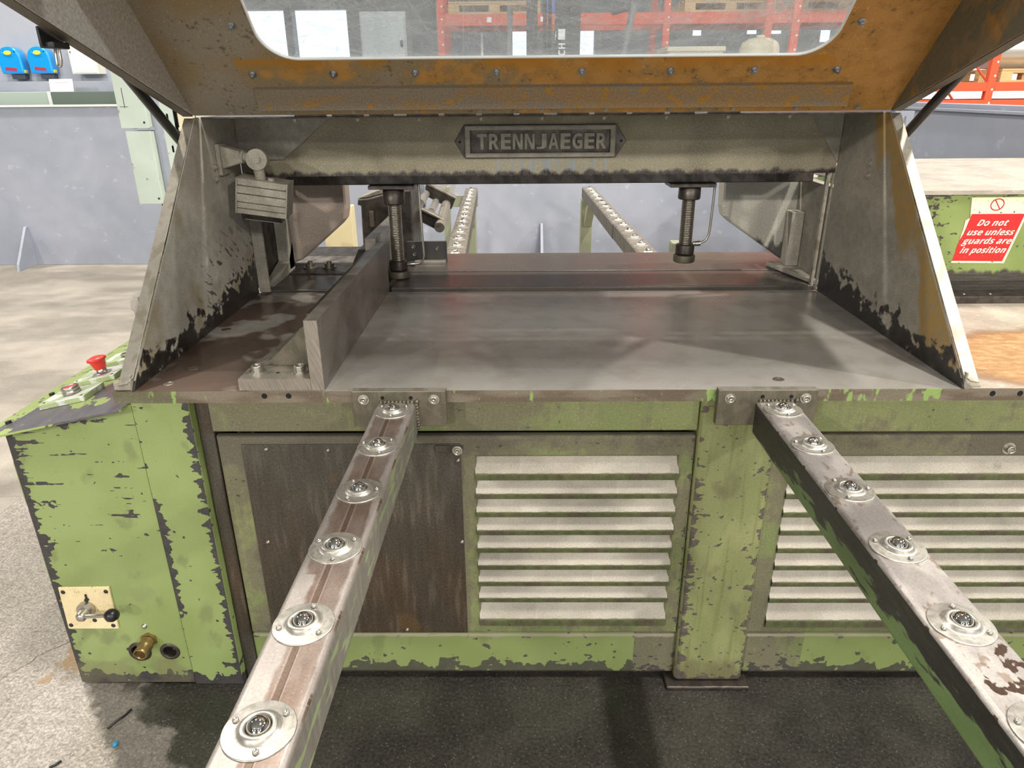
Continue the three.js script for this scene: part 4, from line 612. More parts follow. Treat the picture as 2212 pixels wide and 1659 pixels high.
{
  const t = thing('stop_bracket', 'dark grey drilled angle plate behind the left clamp screw', 'bracket', [-0.35, 0.887, -1.25]);
  part('angle_plate', box(-0.432, -0.278, 0.887, 0.963, -1.262, -1.25, 0.001), plain(0x4c4a49, 0.45, 0.4), t); part('angle_foot', box(-0.40, -0.282, 0.887, 0.896, -1.25, -1.2, 0.001), mBright, t);
  for (const [x, y] of [[-0.405, 0.943], [-0.402, 0.915], [-0.315, 0.937]]) part('socket_bolt', socketHead([x, y, -1.25], [0, 0, 1], 0.007, 0.004), mBolt, t);
}
// ---------------------------------------------------------------- hold-down clamps
function clamp(x, yb, label, bronze, pipe) {
  const z = -1.0, t = thing('clamp_screw', label, 'clamp', [x, yb, z]);
  const c0 = yb + 0.028, c1 = yb + 0.06, top = 1.204, col = bronze ? 1.14 : 1.149;
  part('mounting_plate', box(x - 0.075, x + 0.075, 1.192, 1.205, z - 0.05, z + 0.05, 0.002), mDarkSteel, t);
  part('upper_collar', lathe([[0, col + 0.055], [0.036, col + 0.055], [0.037, col + 0.004], [0.034, col], [0, col]].reverse().map(([r, y]) => [r, y]), [x, 0, z]), mDarkSteel, t);
  const pr = [[0.017, c1 - 0.008]]; const n = Math.round((col - c1) / 0.0058); for (let i = 0; i < n; i++) { const y = c1 + i * 0.0058; pr.push([0.0195, y], [0.0218, y + 0.0012], [0.0222, y + 0.003], [0.0218, y + 0.0046], [0.0195, y + 0.0058]); }
  part('threaded_rod', lathe(pr, [x, 0, z], [0, 1, 0], 28), bronze ? mBronze : mThread, t);
  part('lower_collar', lathe([[0, c0], [0.0305, c0], [0.0315, c0 + 0.003], [0.0315, c1 - 0.003], [0.029, c1], [0.0, c1]], [x, 0, z]), mDarkSteel, t);
  part('pressure_foot', lathe([[0, yb], [0.034, yb], [0.0365, yb + 0.003], [0.0365, yb + 0.022], [0.034, yb + 0.025], [0, yb + 0.025]], [x, 0, z]), mBracket, t);
  part('oil_pipe', tube(pipe, 0.0042, 60, 10), mPipe, t, 'bent oil pipe'); const e = pipe.at(-1), q = pipe.at(-2), d = [q[0] - e[0], q[1] - e[1], 0];
  part('pipe_nut', [cyl([x + 0.026, e[1], z], [1, 0.02, 0], 0.0055, e[0] - x - 0.022), cyl([e[0] - 0.012, e[1], z], [1, 0.05, 0], 0.0098, 0.018, 6), cyl([e[0] - 0.02, e[1], z], [1, 0, 0], 0.0085, 0.006, 6)], mScrew, t);
}
clamp(-0.4225, 0.8875, 'left hold-down clamp screw touching the rear plate beside the fence', true, [[-0.338, 1.23, -1.0], [-0.3365, 1.15, -1.0], [-0.334, 1.02, -1.0], [-0.3325, 0.965, -1.0], [-0.338, 0.945, -1.0], [-0.352, 0.936, -1.0], [-0.37, 0.934, -1.0]]);
clamp(0.567, 0.938, 'right hold-down clamp screw hanging clear of the rear plate', false, [[0.650, 1.23, -1.0], [0.649, 1.15, -1.0], [0.6465, 1.06, -1.0], [0.644, 1.03, -1.0], [0.636, 1.011, -1.0], [0.622, 1.003, -1.0], [0.612, 1.0, -1.0]]);
// ---------------------------------------------------------------- rear portal castings beside the opening
for (const L of [true, false]) {
  const t = thing('portal_casting', L ? 'brown grey cast bracket behind the work lamp at the left of the opening' : 'pale grey cast bracket at the right of the opening', 'bracket', [L ? -0.75 : 0.85, 0.88, -1.2]);
  const out = L ? [[-0.622, 1.205], [-0.624, 1.10], [-0.632, 1.065], [-0.652, 1.042], [-0.80, 0.92], [-0.87, 0.89], [-0.9, 0.89], [-0.9, 1.205]] : [[0.722, 1.205], [0.726, 1.10], [0.734, 1.066], [0.764, 1.04], [0.965, 0.905], [1.03, 0.89], [1.05, 0.89], [1.05, 1.205]];
  part('web', prismZ(out, -1.23, -1.15, 0.006), mPortal[L ? 0 : 1], t);
  if (L) { part('upright', box(-0.872, -0.832, 0.893, 1.2, -1.15, -1.09, 0.003), mGrey, t); part('side_sheet', box(-0.905, -0.872, 0.886, 1.2, -1.2, -0.84, 0.002), mDarkSteel, t); part('foot', prismX([[-0.9, 0.882], [-1.15, 0.882], [-1.15, 0.99], [-1.09, 0.93]], -0.87, -0.832, 0.002), mGrey, t); }
  else { part('upright', box(0.942, 0.985, 0.9055, 1.093, -1.12, -1.06, 0.003), mGrey, t); part('side_sheet', box(0.9865, 1.02, 0.888, 1.2, -1.2, -0.87, 0.002), mGrey, t); part('edge_strip', box(0.952, 0.963, 0.888, 1.247, -0.862, -0.846, 0.002), mBright, t); part('foot', prismY([[0.9, -1.14], [1.0, -1.14], [1.0, -0.86], [0.97, -0.86]], 0.888, 0.905, 0.003), mGrey, t); }
}
// ---------------------------------------------------------------- roller arms with ball units
function ballUnit(hi, detail) {
  const g = new THREE.Group(); g.name = 'ball_unit'; bases.set(g, V(0, 0, 0)); const s = detail ? 40 : 16;
  part('flange', lathe([[0.0395, 0], [0.0395, 0.0014], [0.0385, 0.0026], [0.026, 0.0028], [0.0225, 0.0036], [0.0205, 0.0075], [0.0185, 0.009], [0.0155, 0.0092], [0.0142, 0.0075], [0.0138, 0.004]], [0, 0, 0], [0, 1, 0], s), mZinc, g);
  part('ball', ball([0, 0.0042, 0], 0.0134, detail ? 28 : 10, detail ? 18 : 7), mChrome, g);
  for (const a of [0.5, 2.6, -1.55]) part('rivet', detail ? lathe([[0, 0.0042], [0.0012, 0.0042], [0.0016, 0.0052], [0.0026, 0.0052], [0.0034, 0.0042], [0.0036, 0.0025]], [Math.cos(a) * 0.0305, 0.0004, -Math.sin(a) * 0.0305], [0, 1, 0], 14).scale(1, 1.15, 1) : cyl([Math.cos(a) * 0.0305, 0.002, -Math.sin(a) * 0.0305], [0, 1, 0], 0.0036, 0.003, 6), mScrew, g);
  return g;
}
const unitNear = ballUnit(0, true), unitFar = ballUnit(0, false);
function arm(x0, z0, x1, z1, yTop, n, first, step, near, mTop, mSide, t, w = 0.0425) {
  const ang = Math.atan2(x1 - x0, z1 - z0), len = Math.hypot(x1 - x0, z1 - z0), turn = (g) => g.rotateY(ang).translate(x0, 0, z0);
  const s = rrect(-w, w, yTop - 0.080, yTop, 0.009), h = rrect(-w + 0.004, w - 0.004, yTop - 0.076, yTop - 0.004, 0.006, THREE.Path); s.holes.push(h);
  const g = boxUV(new THREE.ExtrudeGeometry(s, { depth: len, bevelEnabled: false, curveSegments: 6 }).rotateY(ang).translate(x0, 0, z0));
  // top skin and flanks of the square tube wear different coats
  const p = g.attributes.position, nn = g.attributes.normal, pick = (f) => { const P = [], N = [], U = []; for (let i = 0; i < p.count; i += 3) { const ny = (nn.getY(i) + nn.getY(i + 1) + nn.getY(i + 2)) / 3; if (f(ny)) for (let k = i; k < i + 3; k++) { P.push(p.getX(k), p.getY(k), p.getZ(k)); N.push(nn.getX(k), nn.getY(k), nn.getZ(k)); U.push(g.attributes.uv.getX(k), g.attributes.uv.getY(k)); } } const q = new THREE.BufferGeometry(); q.setAttribute('position', new THREE.Float32BufferAttribute(P, 3)); q.setAttribute('normal', new THREE.Float32BufferAttribute(N, 3)); q.setAttribute('uv', new THREE.Float32BufferAttribute(U, 2)); q.userData.keep = true; return q; };
  const tubePart = part('square_tube', pick((ny) => ny <= 0.25), mSide, t); part('tube_top', pick((ny) => ny > 0.25), mTop, tubePart);
  const base = bases.get(t);
  for (let i = 0; i < n; i++) { const u = (near ? unitNear : unitFar).clone(); const d = first + i * step; u.position.set(x0 + Math.sin(ang) * d - base.x, yTop - 0.0002 - base.y, z0 + Math.cos(ang) * d - base.z); u.rotation.y = near ? [0, 0.25, -0.5, 0.1, 0.9, 0.2, 0.4, 0][i % 8] : i; t.add(u); }
}
{
  const mk = (x0, x1, label, bx0, bx1, mTop, mSide, dx) => {
    const t = thing('roller_arm', label, 'roller arm', [(x0 + x1) / 2, 0.78, 0.6]), xc = (x0 + x1) / 2;
    arm(xc, 0.0225, xc + dx, 1.55, 0.8605, 9, 0.045, 0.1637, true, mTop, mSide, t);
    part('bracket_plate', box(bx0, bx1, 0.803, 0.8865, 0.0025, 0.0225, 0.0015), mBracket, t); part('bright_edge', box(bx0 + 0.001, bx1 - 0.001, 0.8862, 0.8872, 0.003, 0.022), mBright, t);
    for (const x of [bx0 + 0.026, bx1 - 0.026]) part('socket_bolt', [socketHead([x, 0.868, 0.0225], [0, 0, 1], 0.0085, 0.009), cyl([x, 0.868, 0.0225], [0, 0, 1], 0.012, 0.002)], mScrew, t);
    for (const x of [xc - 0.03, xc + 0.032]) part('slot_hole', cyl([x, 0.8715, 0.0222], [0, 0, 1], 0.0045, 0.0006, 14), mDarkHole, t);
    const w = []; for (let k = 0; k < 10; k++) { w.push(ball([xc + 0.0445 + rr(-0.001, 0.001), 0.80 + k * 0.007, 0.0245], 0.0055, 8, 6)); if (k < 9) w.push(ball([xc - 0.034 + k * 0.0085, 0.8615, 0.0245], 0.0045, 8, 6)); }
    part('weld_bead', w, mBracket, t);
  };
  mk(-0.314, -0.229, 'left front roller arm, brown topped with six chrome balls in view', -0.369, -0.163, mArmL, mArmSideL, -0.016);
  mk(0.5135, 0.5985, 'right front roller arm, grey topped with green painted flank', 0.430, 0.645, mArmR, mArmSide, 0.004);
}
{
  const mk = (x0, x1, label) => {
    const t = thing('rear_roller_arm', label, 'roller arm', [x0, 0, -2.5]);
    arm(x0, -1.43, x0 + (x1 - x0) * 0.36, -2.2, 0.862, 5, 0.08, 0.16, false, mBright, mBracket, t); arm(x0 + (x1 - x0) * 0.37, -2.215, x1, -3.7, 0.858, 9, 0.1, 0.16, false, mBright, mBracket, t);
    for (const [dz, w] of [[-3.62, 0.04]]) part('leg', box(x1 - w - 0.012, x1 + w - 0.012, 0, 0.78, dz - 0.06, dz + 0.02, 0.004), mOlive, t);
    part('leg_brace', prismX([[-3.58, 0.6], [-3.58, 0.66], [-3.42, 0.78], [-3.34, 0.78]], x1 - 0.03, x1 + 0.02, 0.002), mOlive, t);
  };
  mk(-0.268, -0.338, 'left rear roller arm seen through the opening behind the table'); mk(0.535, 0.48, 'right rear roller arm seen through the opening behind the table');
}
// pneumatic stop unit with aluminium rails behind the fence
{
  const t = thing('stop_unit', 'dark cast stop carriage with aluminium rails behind the fence', 'machine unit', [-0.55, 0, -2.2]);
  part('carriage', [prismZ([[-0.70, 0.7], [-0.69, 1.03], [-0.705, 1.035], [-0.70, 1.06], [-0.66, 1.062], [-0.53, 1.095], [-0.47, 1.095], [-0.47, 0.7]], -1.95, -1.70, 0.006)], mDarkSteel, t);
  part('carriage_top', prismZ([[-0.70, 1.062], [-0.66, 1.064], [-0.52, 1.10], [-0.60, 1.10]], -1.90, -1.71, 0.002), mBright, t); part('slot_pin', box(-0.655, -0.635, 0.94, 1.01, -1.70, -1.69, 0.004), mBracket, t);
  part('stand', box(-0.66, -0.5, 0, 0.72, -2.0, -1.72, 0.005), mOlive, t);
  const rail = (xa, ya, xb, yb, r) => part('rail', rod([xa, ya, -1.98], [xb, yb, -3.6], r, 10), mAlu, t);
  rail(-0.52, 1.04, -0.55, 1.06, 0.022); rail(-0.47, 1.0, -0.50, 1.04, 0.02); rail(-0.42, 0.96, -0.46, 1.01, 0.018); rail(-0.375, 0.93, -0.41, 0.985, 0.012);
  part('clamp_jaw', [prismZ([[-0.50, 0.995], [-0.36, 0.925], [-0.385, 0.875], [-0.52, 0.945]], -2.0, -1.95, 0.004)], mDarkSteel, t); part('jaw_edge', [prismZ([[-0.50, 1.0], [-0.358, 0.93], [-0.36, 0.922], [-0.502, 0.99]], -2.0, -1.944, 0.001)], mBright, t);
  part('clamp_jaw', [prismZ([[-0.47, 1.06], [-0.325, 0.985], [-0.35, 0.93], [-0.49, 1.005]], -2.3, -2.25, 0.004)], mDarkSteel, t); part('jaw_edge', prismZ([[-0.47, 1.066], [-0.323, 0.99], [-0.325, 0.982], [-0.472, 1.056]], -2.3, -2.244, 0.001), mBright, t);
  part('piston', [rod([-0.375, 0.90, -1.9], [-0.375, 0.955, -2.26], 0.024, 16)], mBright, t); part('side_plate', box(-0.545, -0.47, 0.95, 1.17, -2.2, -2.18, 0.003), mBarrier, t);
}
{
  const t = thing('conveyor_stand', 'weathered green stand between the rear roller arms and the stop carriage', 'stand', [-0.5, 0, -3.75]);
  part('leg', box(-0.545, -0.50, 0, 0.86, -3.78, -3.74, 0.003), mOlive, t); part('cross_bar', box(-0.50, -0.30, 0.72, 0.80, -3.77, -3.74, 0.003), mOlive, t); part('leg', box(-0.36, -0.315, 0, 0.84, -3.80, -3.765, 0.003), mOlive, t);
}
solo('post_board', box(-1.43, -1.22, 0, 0.72, -3.9, -3.78, 0.004), mYellowWood, 'pale yellow board standing behind the left cast bracket', 'board');
solo('brown_post', box(-1.50, -1.44, 0, 0.6, -3.4, -3.3, 0.004), mCard, 'brown wooden post standing before the pale yellow board', 'post');
solo('scrap_block', box(0.93, 1.03, 0, 0.62, -3.0, -2.9, 0.006), mOlive, 'small olive support post behind the right cast bracket', 'post');
// ---------------------------------------------------------------- saw housing at the right with the warning sign
{
  const t = thing('saw_housing', 'chipped green feed housing with pale dusty lid right of the guard', 'housing', [1.6, 0.88, -0.95]);
  part('body', [prismX([[-0.72, 0.935], [-0.722, 1.2], [-1.28, 1.2], [-1.28, 0.9], [-0.735, 0.9], [-0.735, 0.93]], 1.09, 2.3, 0.003)], mHousing, t);
  part('lid', prismX([[-0.712, 1.196], [-0.712, 1.208], [-1.0, 1.242], [-1.3, 1.246], [-1.3, 1.196]], 1.085, 2.3, 0.004), mDustyLight, t, 'pale dusty lid');
  part('sill', [box(1.085, 2.3, 0.88, 0.902, -1.3, -0.66, 0.002)], mDarkSteel, t);
  for (const x of [1.36, 1.44]) part('screw', domeHead([x, 0.902, -0.69], [0, 1, 0], 0.006, 0.003), mBolt, t);
  part('warning_sign', prismZ([[1.336, 1.187], [1.52, 1.187], [1.498, 1.08], [1.478, 0.99], [1.318, 0.992], [1.331, 1.09], [1.332, 1.12], [1.344, 1.128]], -0.7215, -0.7195), signMaterial(), t, 'red and cream sign: Do not use unless guards are in position');
}
function signMaterial() {
  const W = 1024, H = 1024, cv = document.createElement('canvas'); cv.width = W; cv.height = H; const c = cv.getContext('2d'), X0 = 1.31, X1 = 1.53, Y0 = 0.98, Y1 = 1.20, X = (x) => (x - X0) / (X1 - X0) * W, Y = (y) => (Y1 - y) / (Y1 - Y0) * H;
  c.fillStyle = '#efe9c8'; c.fillRect(0, 0, W, H);
  c.fillStyle = '#cf2424'; c.beginPath(); [[1.346, 1.139], [1.499, 1.139], [1.503, 1.135], [1.480, 1.03], [1.4715, 0.996], [1.335, 0.998], [1.3, 0.998], [1.335, 1.08]].forEach(([x, y], i) => (i ? c.lineTo(X(x), Y(y)) : c.moveTo(X(x), Y(y)))); c.closePath(); c.fill();
  c.strokeStyle = '#b32a2a'; c.lineWidth = 16; c.save(); c.translate(X(1.415), Y(1.166)); c.beginPath(); c.ellipse(0, 0, 88, 76, -0.2, 0, 7); c.stroke(); c.beginPath(); c.moveTo(-40, -62); c.lineTo(46, 60); c.stroke(); c.restore();
  c.fillStyle = '#f4efd8'; c.textAlign = 'left'; c.font = 'italic bold 118px sans-serif';
  [['Do not', 1.366, 1.104, 0.091], ['use unless', 1.342, 1.076, 0.140], ['guards are', 1.336, 1.050, 0.146], ['in position', 1.334, 1.022, 0.138]].forEach(([s, x, y, w]) => { c.save(); c.translate(X(x), Y(y)); const k = (w / (X1 - X0) * W) / c.measureText(s).width; c.transform(k, 0, -0.22, 1, 0, 0); c.fillText(s, 0, 0); c.restore(); });
  for (let k = 0; k < 90; k++) { const x = rnd() * W, y = rnd() * H, e = rnd() < 0.3; c.fillStyle = e ? '#5c5348' : (rnd() < 0.5 ? '#a83a30' : '#8d8466'); c.beginPath(); for (let a = 0; a < 7; a++) { const r = (e ? 5 : 3) + rnd() * (e ? 14 : 6); c.lineTo(x + Math.cos(a * 0.9) * r, y + Math.sin(a * 0.9) * r); } c.fill(); }
  for (let k = 0; k < 26; k++) { c.strokeStyle = '#6a5f50'; c.lineWidth = 1 + rnd() * 3; c.beginPath(); const x = rnd() * W, y = rnd() * 260; c.moveTo(x, y); c.lineTo(x + rnd() * 60 - 30, y + rnd() * 40); c.stroke(); }
  const t = new THREE.CanvasTexture(cv); t.colorSpace = THREE.SRGBColorSpace; t.wrapS = t.wrapT = THREE.RepeatWrapping; t.repeat.set(1 / (X1 - X0), 1 / (Y1 - Y0)); t.offset.set(-X0 / (X1 - X0), -Y0 / (Y1 - Y0));
  return new THREE.MeshPhysicalMaterial({ map: t, roughness: 0.4 });
}
// ---------------------------------------------------------------- barrier, first aid boxes and cabinets behind
{
  const t = thing('steel_barrier', 'long grey painted steel barrier behind the saw with low triangular braces', 'barrier', [-2.5, 0, -5.2]);
  part('panel', box(-9.5, 2.42, 0, 1.385, -5.23, -5.15, 0.004), mBarrier, t); part('cap_strip', box(-9.5, 2.42, 1.385, 1.402, -5.25, -5.13, 0.003), mBoxTop, t);  // cap coloured pale to stand for the light its top edge catches
  for (const x of [-4.56, -2.2, 0.2]) part('brace', prismX([[-5.15, 0], [-4.88, 0], [-4.90, 0.06], [-5.12, 0.36], [-5.15, 0.36]], x - 0.012, x + 0.012, 0.002), mBarrier, t);
  const t2 = thing('side_barrier', 'grey painted steel barrier running back behind the feed housing', 'barrier', [2.45, 0, -3.3]);
  part('panel', box(2.42, 2.5, 0, 1.36, -5.12, -0.6, 0.004), mBarrier, t2); part('cap_strip', [box(2.40, 2.425, 1.36, 1.375, -5.12, -0.6, 0.002), box(2.44, 2.52, 1.36, 1.40, -5.12, -0.6, 0.003)], mBarrier, t2);
  const t3 = thing('long_bench', 'long green enamelled bench top showing above the grey barrier', 'bench', [-6, 0, -5.5]);
  part('light_panel', box(-9.4, -4.24, 1.35, 1.508, -5.66, -5.42, 0.004), plain(0x9fada2, 0.4), t3); part('dark_panel', box(-4.21, -3.2, 1.35, 1.508, -5.66, -5.42, 0.004), mDarkGreen, t3); part('trestle', [box(-9.3, -9.2, 0, 1.35, -5.6, -5.48), box(-6.4, -6.3, 0, 1.35, -5.6, -5.48), box(-3.4, -3.3, 0, 1.35, -5.6, -5.48)], mBarrier, t3); part('joint_strip', box(-4.24, -4.21, 1.36, 1.51, -5.66, -5.415, 0.002), mBoxTop, t3);
}
for (const [x, label] of [[-4.815, 'blue arched first aid box on the wall, cut by the left border'], [-4.535, 'blue arched first aid box on the wall beside the white notice box']]) {
  const t = thing('first_aid_box', label, 'first aid box', [x, 1.668, -6.0], 'blue first aid boxes on the wall'), w = 0.115, y0 = 1.668, s = new THREE.Shape();
  s.moveTo(x - w + 0.02, y0); s.lineTo(x + w - 0.01, y0); s.lineTo(x + w, y0 + 0.02); s.lineTo(x + w * 0.98, y0 + 0.12); s.quadraticCurveTo(x + w * 0.9, y0 + 0.235, x, y0 + 0.238); s.quadraticCurveTo(x - w * 0.95, y0 + 0.235, x - w, y0 + 0.12); s.lineTo(x - w + 0.012, y0 + 0.012);
  const h = new THREE.Path(); h.absellipse(x, y0 + 0.2, 0.042, 0.014, 0, Math.PI * 2, true);
  part('case', extr(s, 0.10, 0.018, [h], 3).translate(0, 0, -5.99), mBlue, t); const lid = new THREE.Shape(); lid.absellipse(x, y0 + 0.182, 0.036, 0.019, 0, Math.PI * 2);
  part('handle_grip', extr(lid, 0.012, 0.003).translate(0, 0, -5.892), mYellow, t); part('clip', box(x + w - 0.008, x + w + 0.004, y0 + 0.01, y0 + 0.035, -5.94, -5.90, 0.002), mYellow, t);
  part('label_strip', prismZ([[x - 0.06, y0 + 0.034], [x + 0.05, y0 + 0.026], [x + 0.052, y0 + 0.05], [x - 0.055, y0 + 0.062]], -5.8905, -5.888), plain(0xa8283c, 0.4), t); part('wall_bracket', box(x - 0.04, x + 0.085, y0 - 0.045, y0 - 0.002, -6, -5.93, 0.004), plain(0x4a4d55, 0.5), t);
}
{
  const t = thing('notice_box', 'white metal wall box with a framed sheet beside the first aid boxes', 'wall box', [-4.1, 1.66, -6]);
  part('case', box(-4.225, -3.975, 1.662, 1.98, -6, -5.86, 0.004), plain(0xdcdacb, 0.5), t); part('door_frame', prismZ([[-4.215, 1.672], [-3.985, 1.672], [-3.985, 1.97], [-4.215, 1.97]], -5.862, -5.853, 0.002), plain(0xe2e0d2, 0.5), t); part('paper_sheet', box(-4.18, -4.01, 1.69, 1.945, -5.853, -5.851), noticeMat(), t, 'white printed sheet'); part('lock', cyl([-4.2, 1.85, -5.853], [0, 0, 1], 0.006, 0.004, 10), mBlack, t);
  const c = thing('notice_card', 'small white card with red lines leaning above the dark green bench', 'card', [-4.1, 1.508, -5.45]);
  part('card_sheet', box(-0.105, 0.105, 0, 0.105, -0.001, 0.001).rotateX(-0.15).translate(-4.115, 1.509, -5.445), cardMat(), c);
}
function noticeMat() { const cv = document.createElement('canvas'); cv.width = 256; cv.height = 384; const c = cv.getContext('2d'); c.fillStyle = '#f6f6f2'; c.fillRect(0, 0, 256, 384); c.fillStyle = '#b9b9b6'; for (let y = 40; y < 250; y += 14) c.fillRect(30, y, 90 + hash(y, 3) * 110, 5); const t = new THREE.CanvasTexture(cv); t.colorSpace = THREE.SRGBColorSpace; t.wrapS = t.wrapT = THREE.RepeatWrapping; t.repeat.set(1 / 0.17, 1 / 0.255); t.offset.set(4.18 / 0.17, -1.69 / 0.255); return new THREE.MeshPhysicalMaterial({ map: t, roughness: 0.6 }); }
function cardMat() { const cv = document.createElement('canvas'); cv.width = 256; cv.height = 128; const c = cv.getContext('2d'); c.fillStyle = '#f7f7f4'; c.fillRect(0, 0, 256, 128); c.fillStyle = '#c06a74'; for (let x = 60; x < 190; x += 9) c.fillRect(x, 34, 7, 6); for (let x = 84; x < 170; x += 9) c.fillRect(x, 56, 7, 5); const t = new THREE.CanvasTexture(cv); t.colorSpace = THREE.SRGBColorSpace; t.wrapS = t.wrapT = THREE.RepeatWrapping; t.repeat.set(1 / 0.21, 1 / 0.105); t.offset.set(4.22 / 0.21, -1.509 / 0.105); return new THREE.MeshPhysicalMaterial({ map: t, roughness: 0.6 }); }
function eBox(x0, x1, y0, y1, label, mark) {
  const t = thing('electrical_cabinet', label, 'electrical cabinet', [(x0 + x1) / 2, y0, -3.55]);
  part('case', box(x0, x1, y0, y1, -3.72, -3.515, 0.003), mElec, t); part('lid', box(x0 + 0.012, x1 + 0.004, y0 - 0.006, y1 + 0.004, -3.512, -3.49, 0.003), mElec, t, 'pale grey green lid');
  part('lid_gasket', box(x0 + 0.006, x1, y0, y1, -3.516, -3.511), mBlack, t); part('lid_screw', [cyl([x1 - 0.02, y0 + 0.03, -3.49], [0, 0, 1], 0.007, 0.002, 12)], mBlack, t); for (const x of [x0 + 0.05, x1 - 0.05]) part('gland', cyl([x, y0, -3.6], [0, -1, 0], 0.008, 0.012, 8), mBlack, t);
  part('hinge', box(x0 - 0.008, x0, (y0 + y1) / 2 - 0.02, (y0 + y1) / 2 + 0.02, -3.56, -3.53, 0.002), mBrass, t);
  if (mark) part('scratch_mark', [box(x0 + 0.06, x0 + 0.064, y0 + 0.12, y0 + 0.24, -3.4905, -3.4895), box(x0 + 0.03, x0 + 0.085, y0 + 0.125, y0 + 0.128, -3.4905, -3.4895)], mRubber, t);
}
eBox(-2.625, -2.435, 1.283, 1.80, 'upper pale green electrical cabinet behind the left gas strut', true); eBox(-2.605, -2.434, 0.797, 1.256, 'lower pale green electrical cabinet behind the left gas strut', false);
{
  const t = thing('slotted_channel', 'upright galvanised channel with a row of slots carrying the pale cabinets', 'channel', [-2.3, 0, -3.6]);
  part('web', box(-2.425, -2.365, 0, 2.1, -3.56, -3.55, 0.002), mBarrier, t);
  const holes = []; for (let y = 0.62; y < 1.9; y += 0.1) holes.push(rrect(-2.332, -2.318, y, y + 0.045, 0.006, THREE.Path));
  part('slotted_face', extr(rrect(-2.365, -2.285, 0, 2.1, 0.004), 0.003, 0, holes).translate(0, 0, -3.553), mElec, t); part('back_web', box(-2.365, -2.285, 0, 2.1, -3.62, -3.60), mBlack, t); part('foot', box(-2.46, -2.25, 0, 0.012, -3.68, -3.48), mBarrier, t);
  const u = thing('relay_box', 'pale cream box pair right of the slotted channel behind the left guard', 'electrical box', [-2.2, 1.0, -3.6]);
  part('case', box(-2.262, -2.165, 1.275, 1.75, -3.72, -3.56, 0.003), mPale, u); part('case', box(-2.262, -2.17, 0.7, 1.255, -3.72, -3.56, 0.003), mPale, u); part('lid_edge', box(-2.265, -2.16, 1.255, 1.278, -3.70, -3.55, 0.003), mPale, u); part('flank', box(-2.158, -2.05, 0.7, 1.75, -3.72, -3.60, 0.003), mElec, u);
  solo('cable_bundle', [tube([[-2.475, 0.78, -3.6], [-2.47, 0.7, -3.6], [-2.465, 0.6, -3.61], [-2.46, 0.45, -3.62], [-2.50, 0.02, -3.62]], 0.022, 30, 8)], mRubber, 'dark cable bundle hanging below the lower pale cabinet', 'cable');
}
{
  const h = [[1.805, 1.815], [1.835, 1.845]].map(([a, b]) => rrect(a, b, 1.30, 1.36, 0.004, THREE.Path));
  solo('slotted_post', extr(rrect(1.79, 1.88, 0, 1.385, 0.004), 0.006, 0, h).translate(0, 0, -2.2), mBarrier, 'pale grey slotted post standing behind the top of the right side guard', 'post');
}
solo('dark_tray', [prismZ([[1.90, 1.06], [2.215, 1.06], [2.20, 1.098], [1.90, 1.135]], -2.62, -2.4, 0.003), box(1.95, 2.0, 0, 1.06, -2.55, -2.5), box(2.12, 2.17, 0, 1.06, -2.55, -2.5)], mDarkSteel, 'black steel tray end above the pale housing lid', 'tray');
// ---------------------------------------------------------------- the hall beyond
function rack(name, label, xs, z, depth, beams, hgt) {
  const t = thing(name, label, 'pallet rack', [xs[0], 0, z]);
  for (const x of xs) { for (const dz of [0, -depth]) part('upright', box(x - 0.045, x + 0.045, 0, hgt, z + dz - 0.04, z + dz + 0.03, 0.003), mOrange, t); const d = []; for (let y = 0.3; y + 0.6 < hgt; y += 0.6) d.push(rod([x, y, z], [x, y + 0.6, z - depth], 0.015, 6)); part('brace', d, mOrange, t); const h = []; for (let y = 0.4; y < hgt; y += 0.15) h.push(cyl([x + 0.022, y, z + 0.03], [0, 0, 1], 0.012, 0.001, 8)); part('slot_row', h, mWhite, t); }
  for (let i = 0; i + 1 < xs.length; i++) for (const [y0, y1] of beams) for (const dz of [0, -depth]) part('beam', box(xs[i] + 0.046, xs[i + 1] - 0.046, y0, y1, z + dz - 0.03, z + dz + 0.03, 0.003), mOrange, t);
  return t;
}
const ra = rack('pallet_rack', 'red orange pallet racking seen through the hood window', [-1.03, 1.93, 4.95], -9, 1.0, [[2.27, 2.41], [0.1, 0.22]], 4.2);
for (const x of [-0.42, 0.28]) part('tag_plate', box(x, x + 0.06, 2.31, 2.37, -8.97, -8.966), mWhite, ra);
rack('pallet_rack', 'orange pallet racking above the barrier at the right border', [3.2, 5.6, 8.4], -7.8, 1.0, [[1.43, 1.53], [1.24, 1.335], [2.6, 2.7]], 3.4);
function pallet(x, y, z, label, load) {
  const t = thing('pallet', label, 'pallet', [x, y, z]), e = 0.002;
  for (const dz of [0.43, 0, -0.43]) { part('bottom_board', box(x - 0.6, x + 0.6, y, y + 0.022, z + dz - 0.05, z + dz + 0.05), mWood, t); for (const dx of [-0.53, 0, 0.53]) part('block', box(x + dx - 0.07, x + dx + 0.07, y + 0.022 + e * 0, y + 0.1, z + dz - 0.05, z + dz + 0.05), mWood, t); part('stringer', box(x - 0.6, x + 0.6, y + 0.1, y + 0.122, z + dz - 0.05, z + dz + 0.05), mWood, t); }
  for (const dz of [0.43, 0.22, 0, -0.22, -0.43]) part('top_board', box(x - 0.6, x + 0.6, y + 0.122, y + 0.144, z + dz - 0.055, z + dz + 0.055), mWood, t);
}
pallet(-0.32, 2.41, -9.45, 'wooden pallet on the red beam, left of the forklift mast'); pallet(2.75, 2.41, -9.45, 'wooden pallet on the red beam above the cream container'); pallet(4.2, 2.41, -9.45, 'wooden pallet on the red beam at the right of the window'); pallet(6.32, 1.5325, -8.3, 'wooden pallet on the orange rack at the right border under the roll');
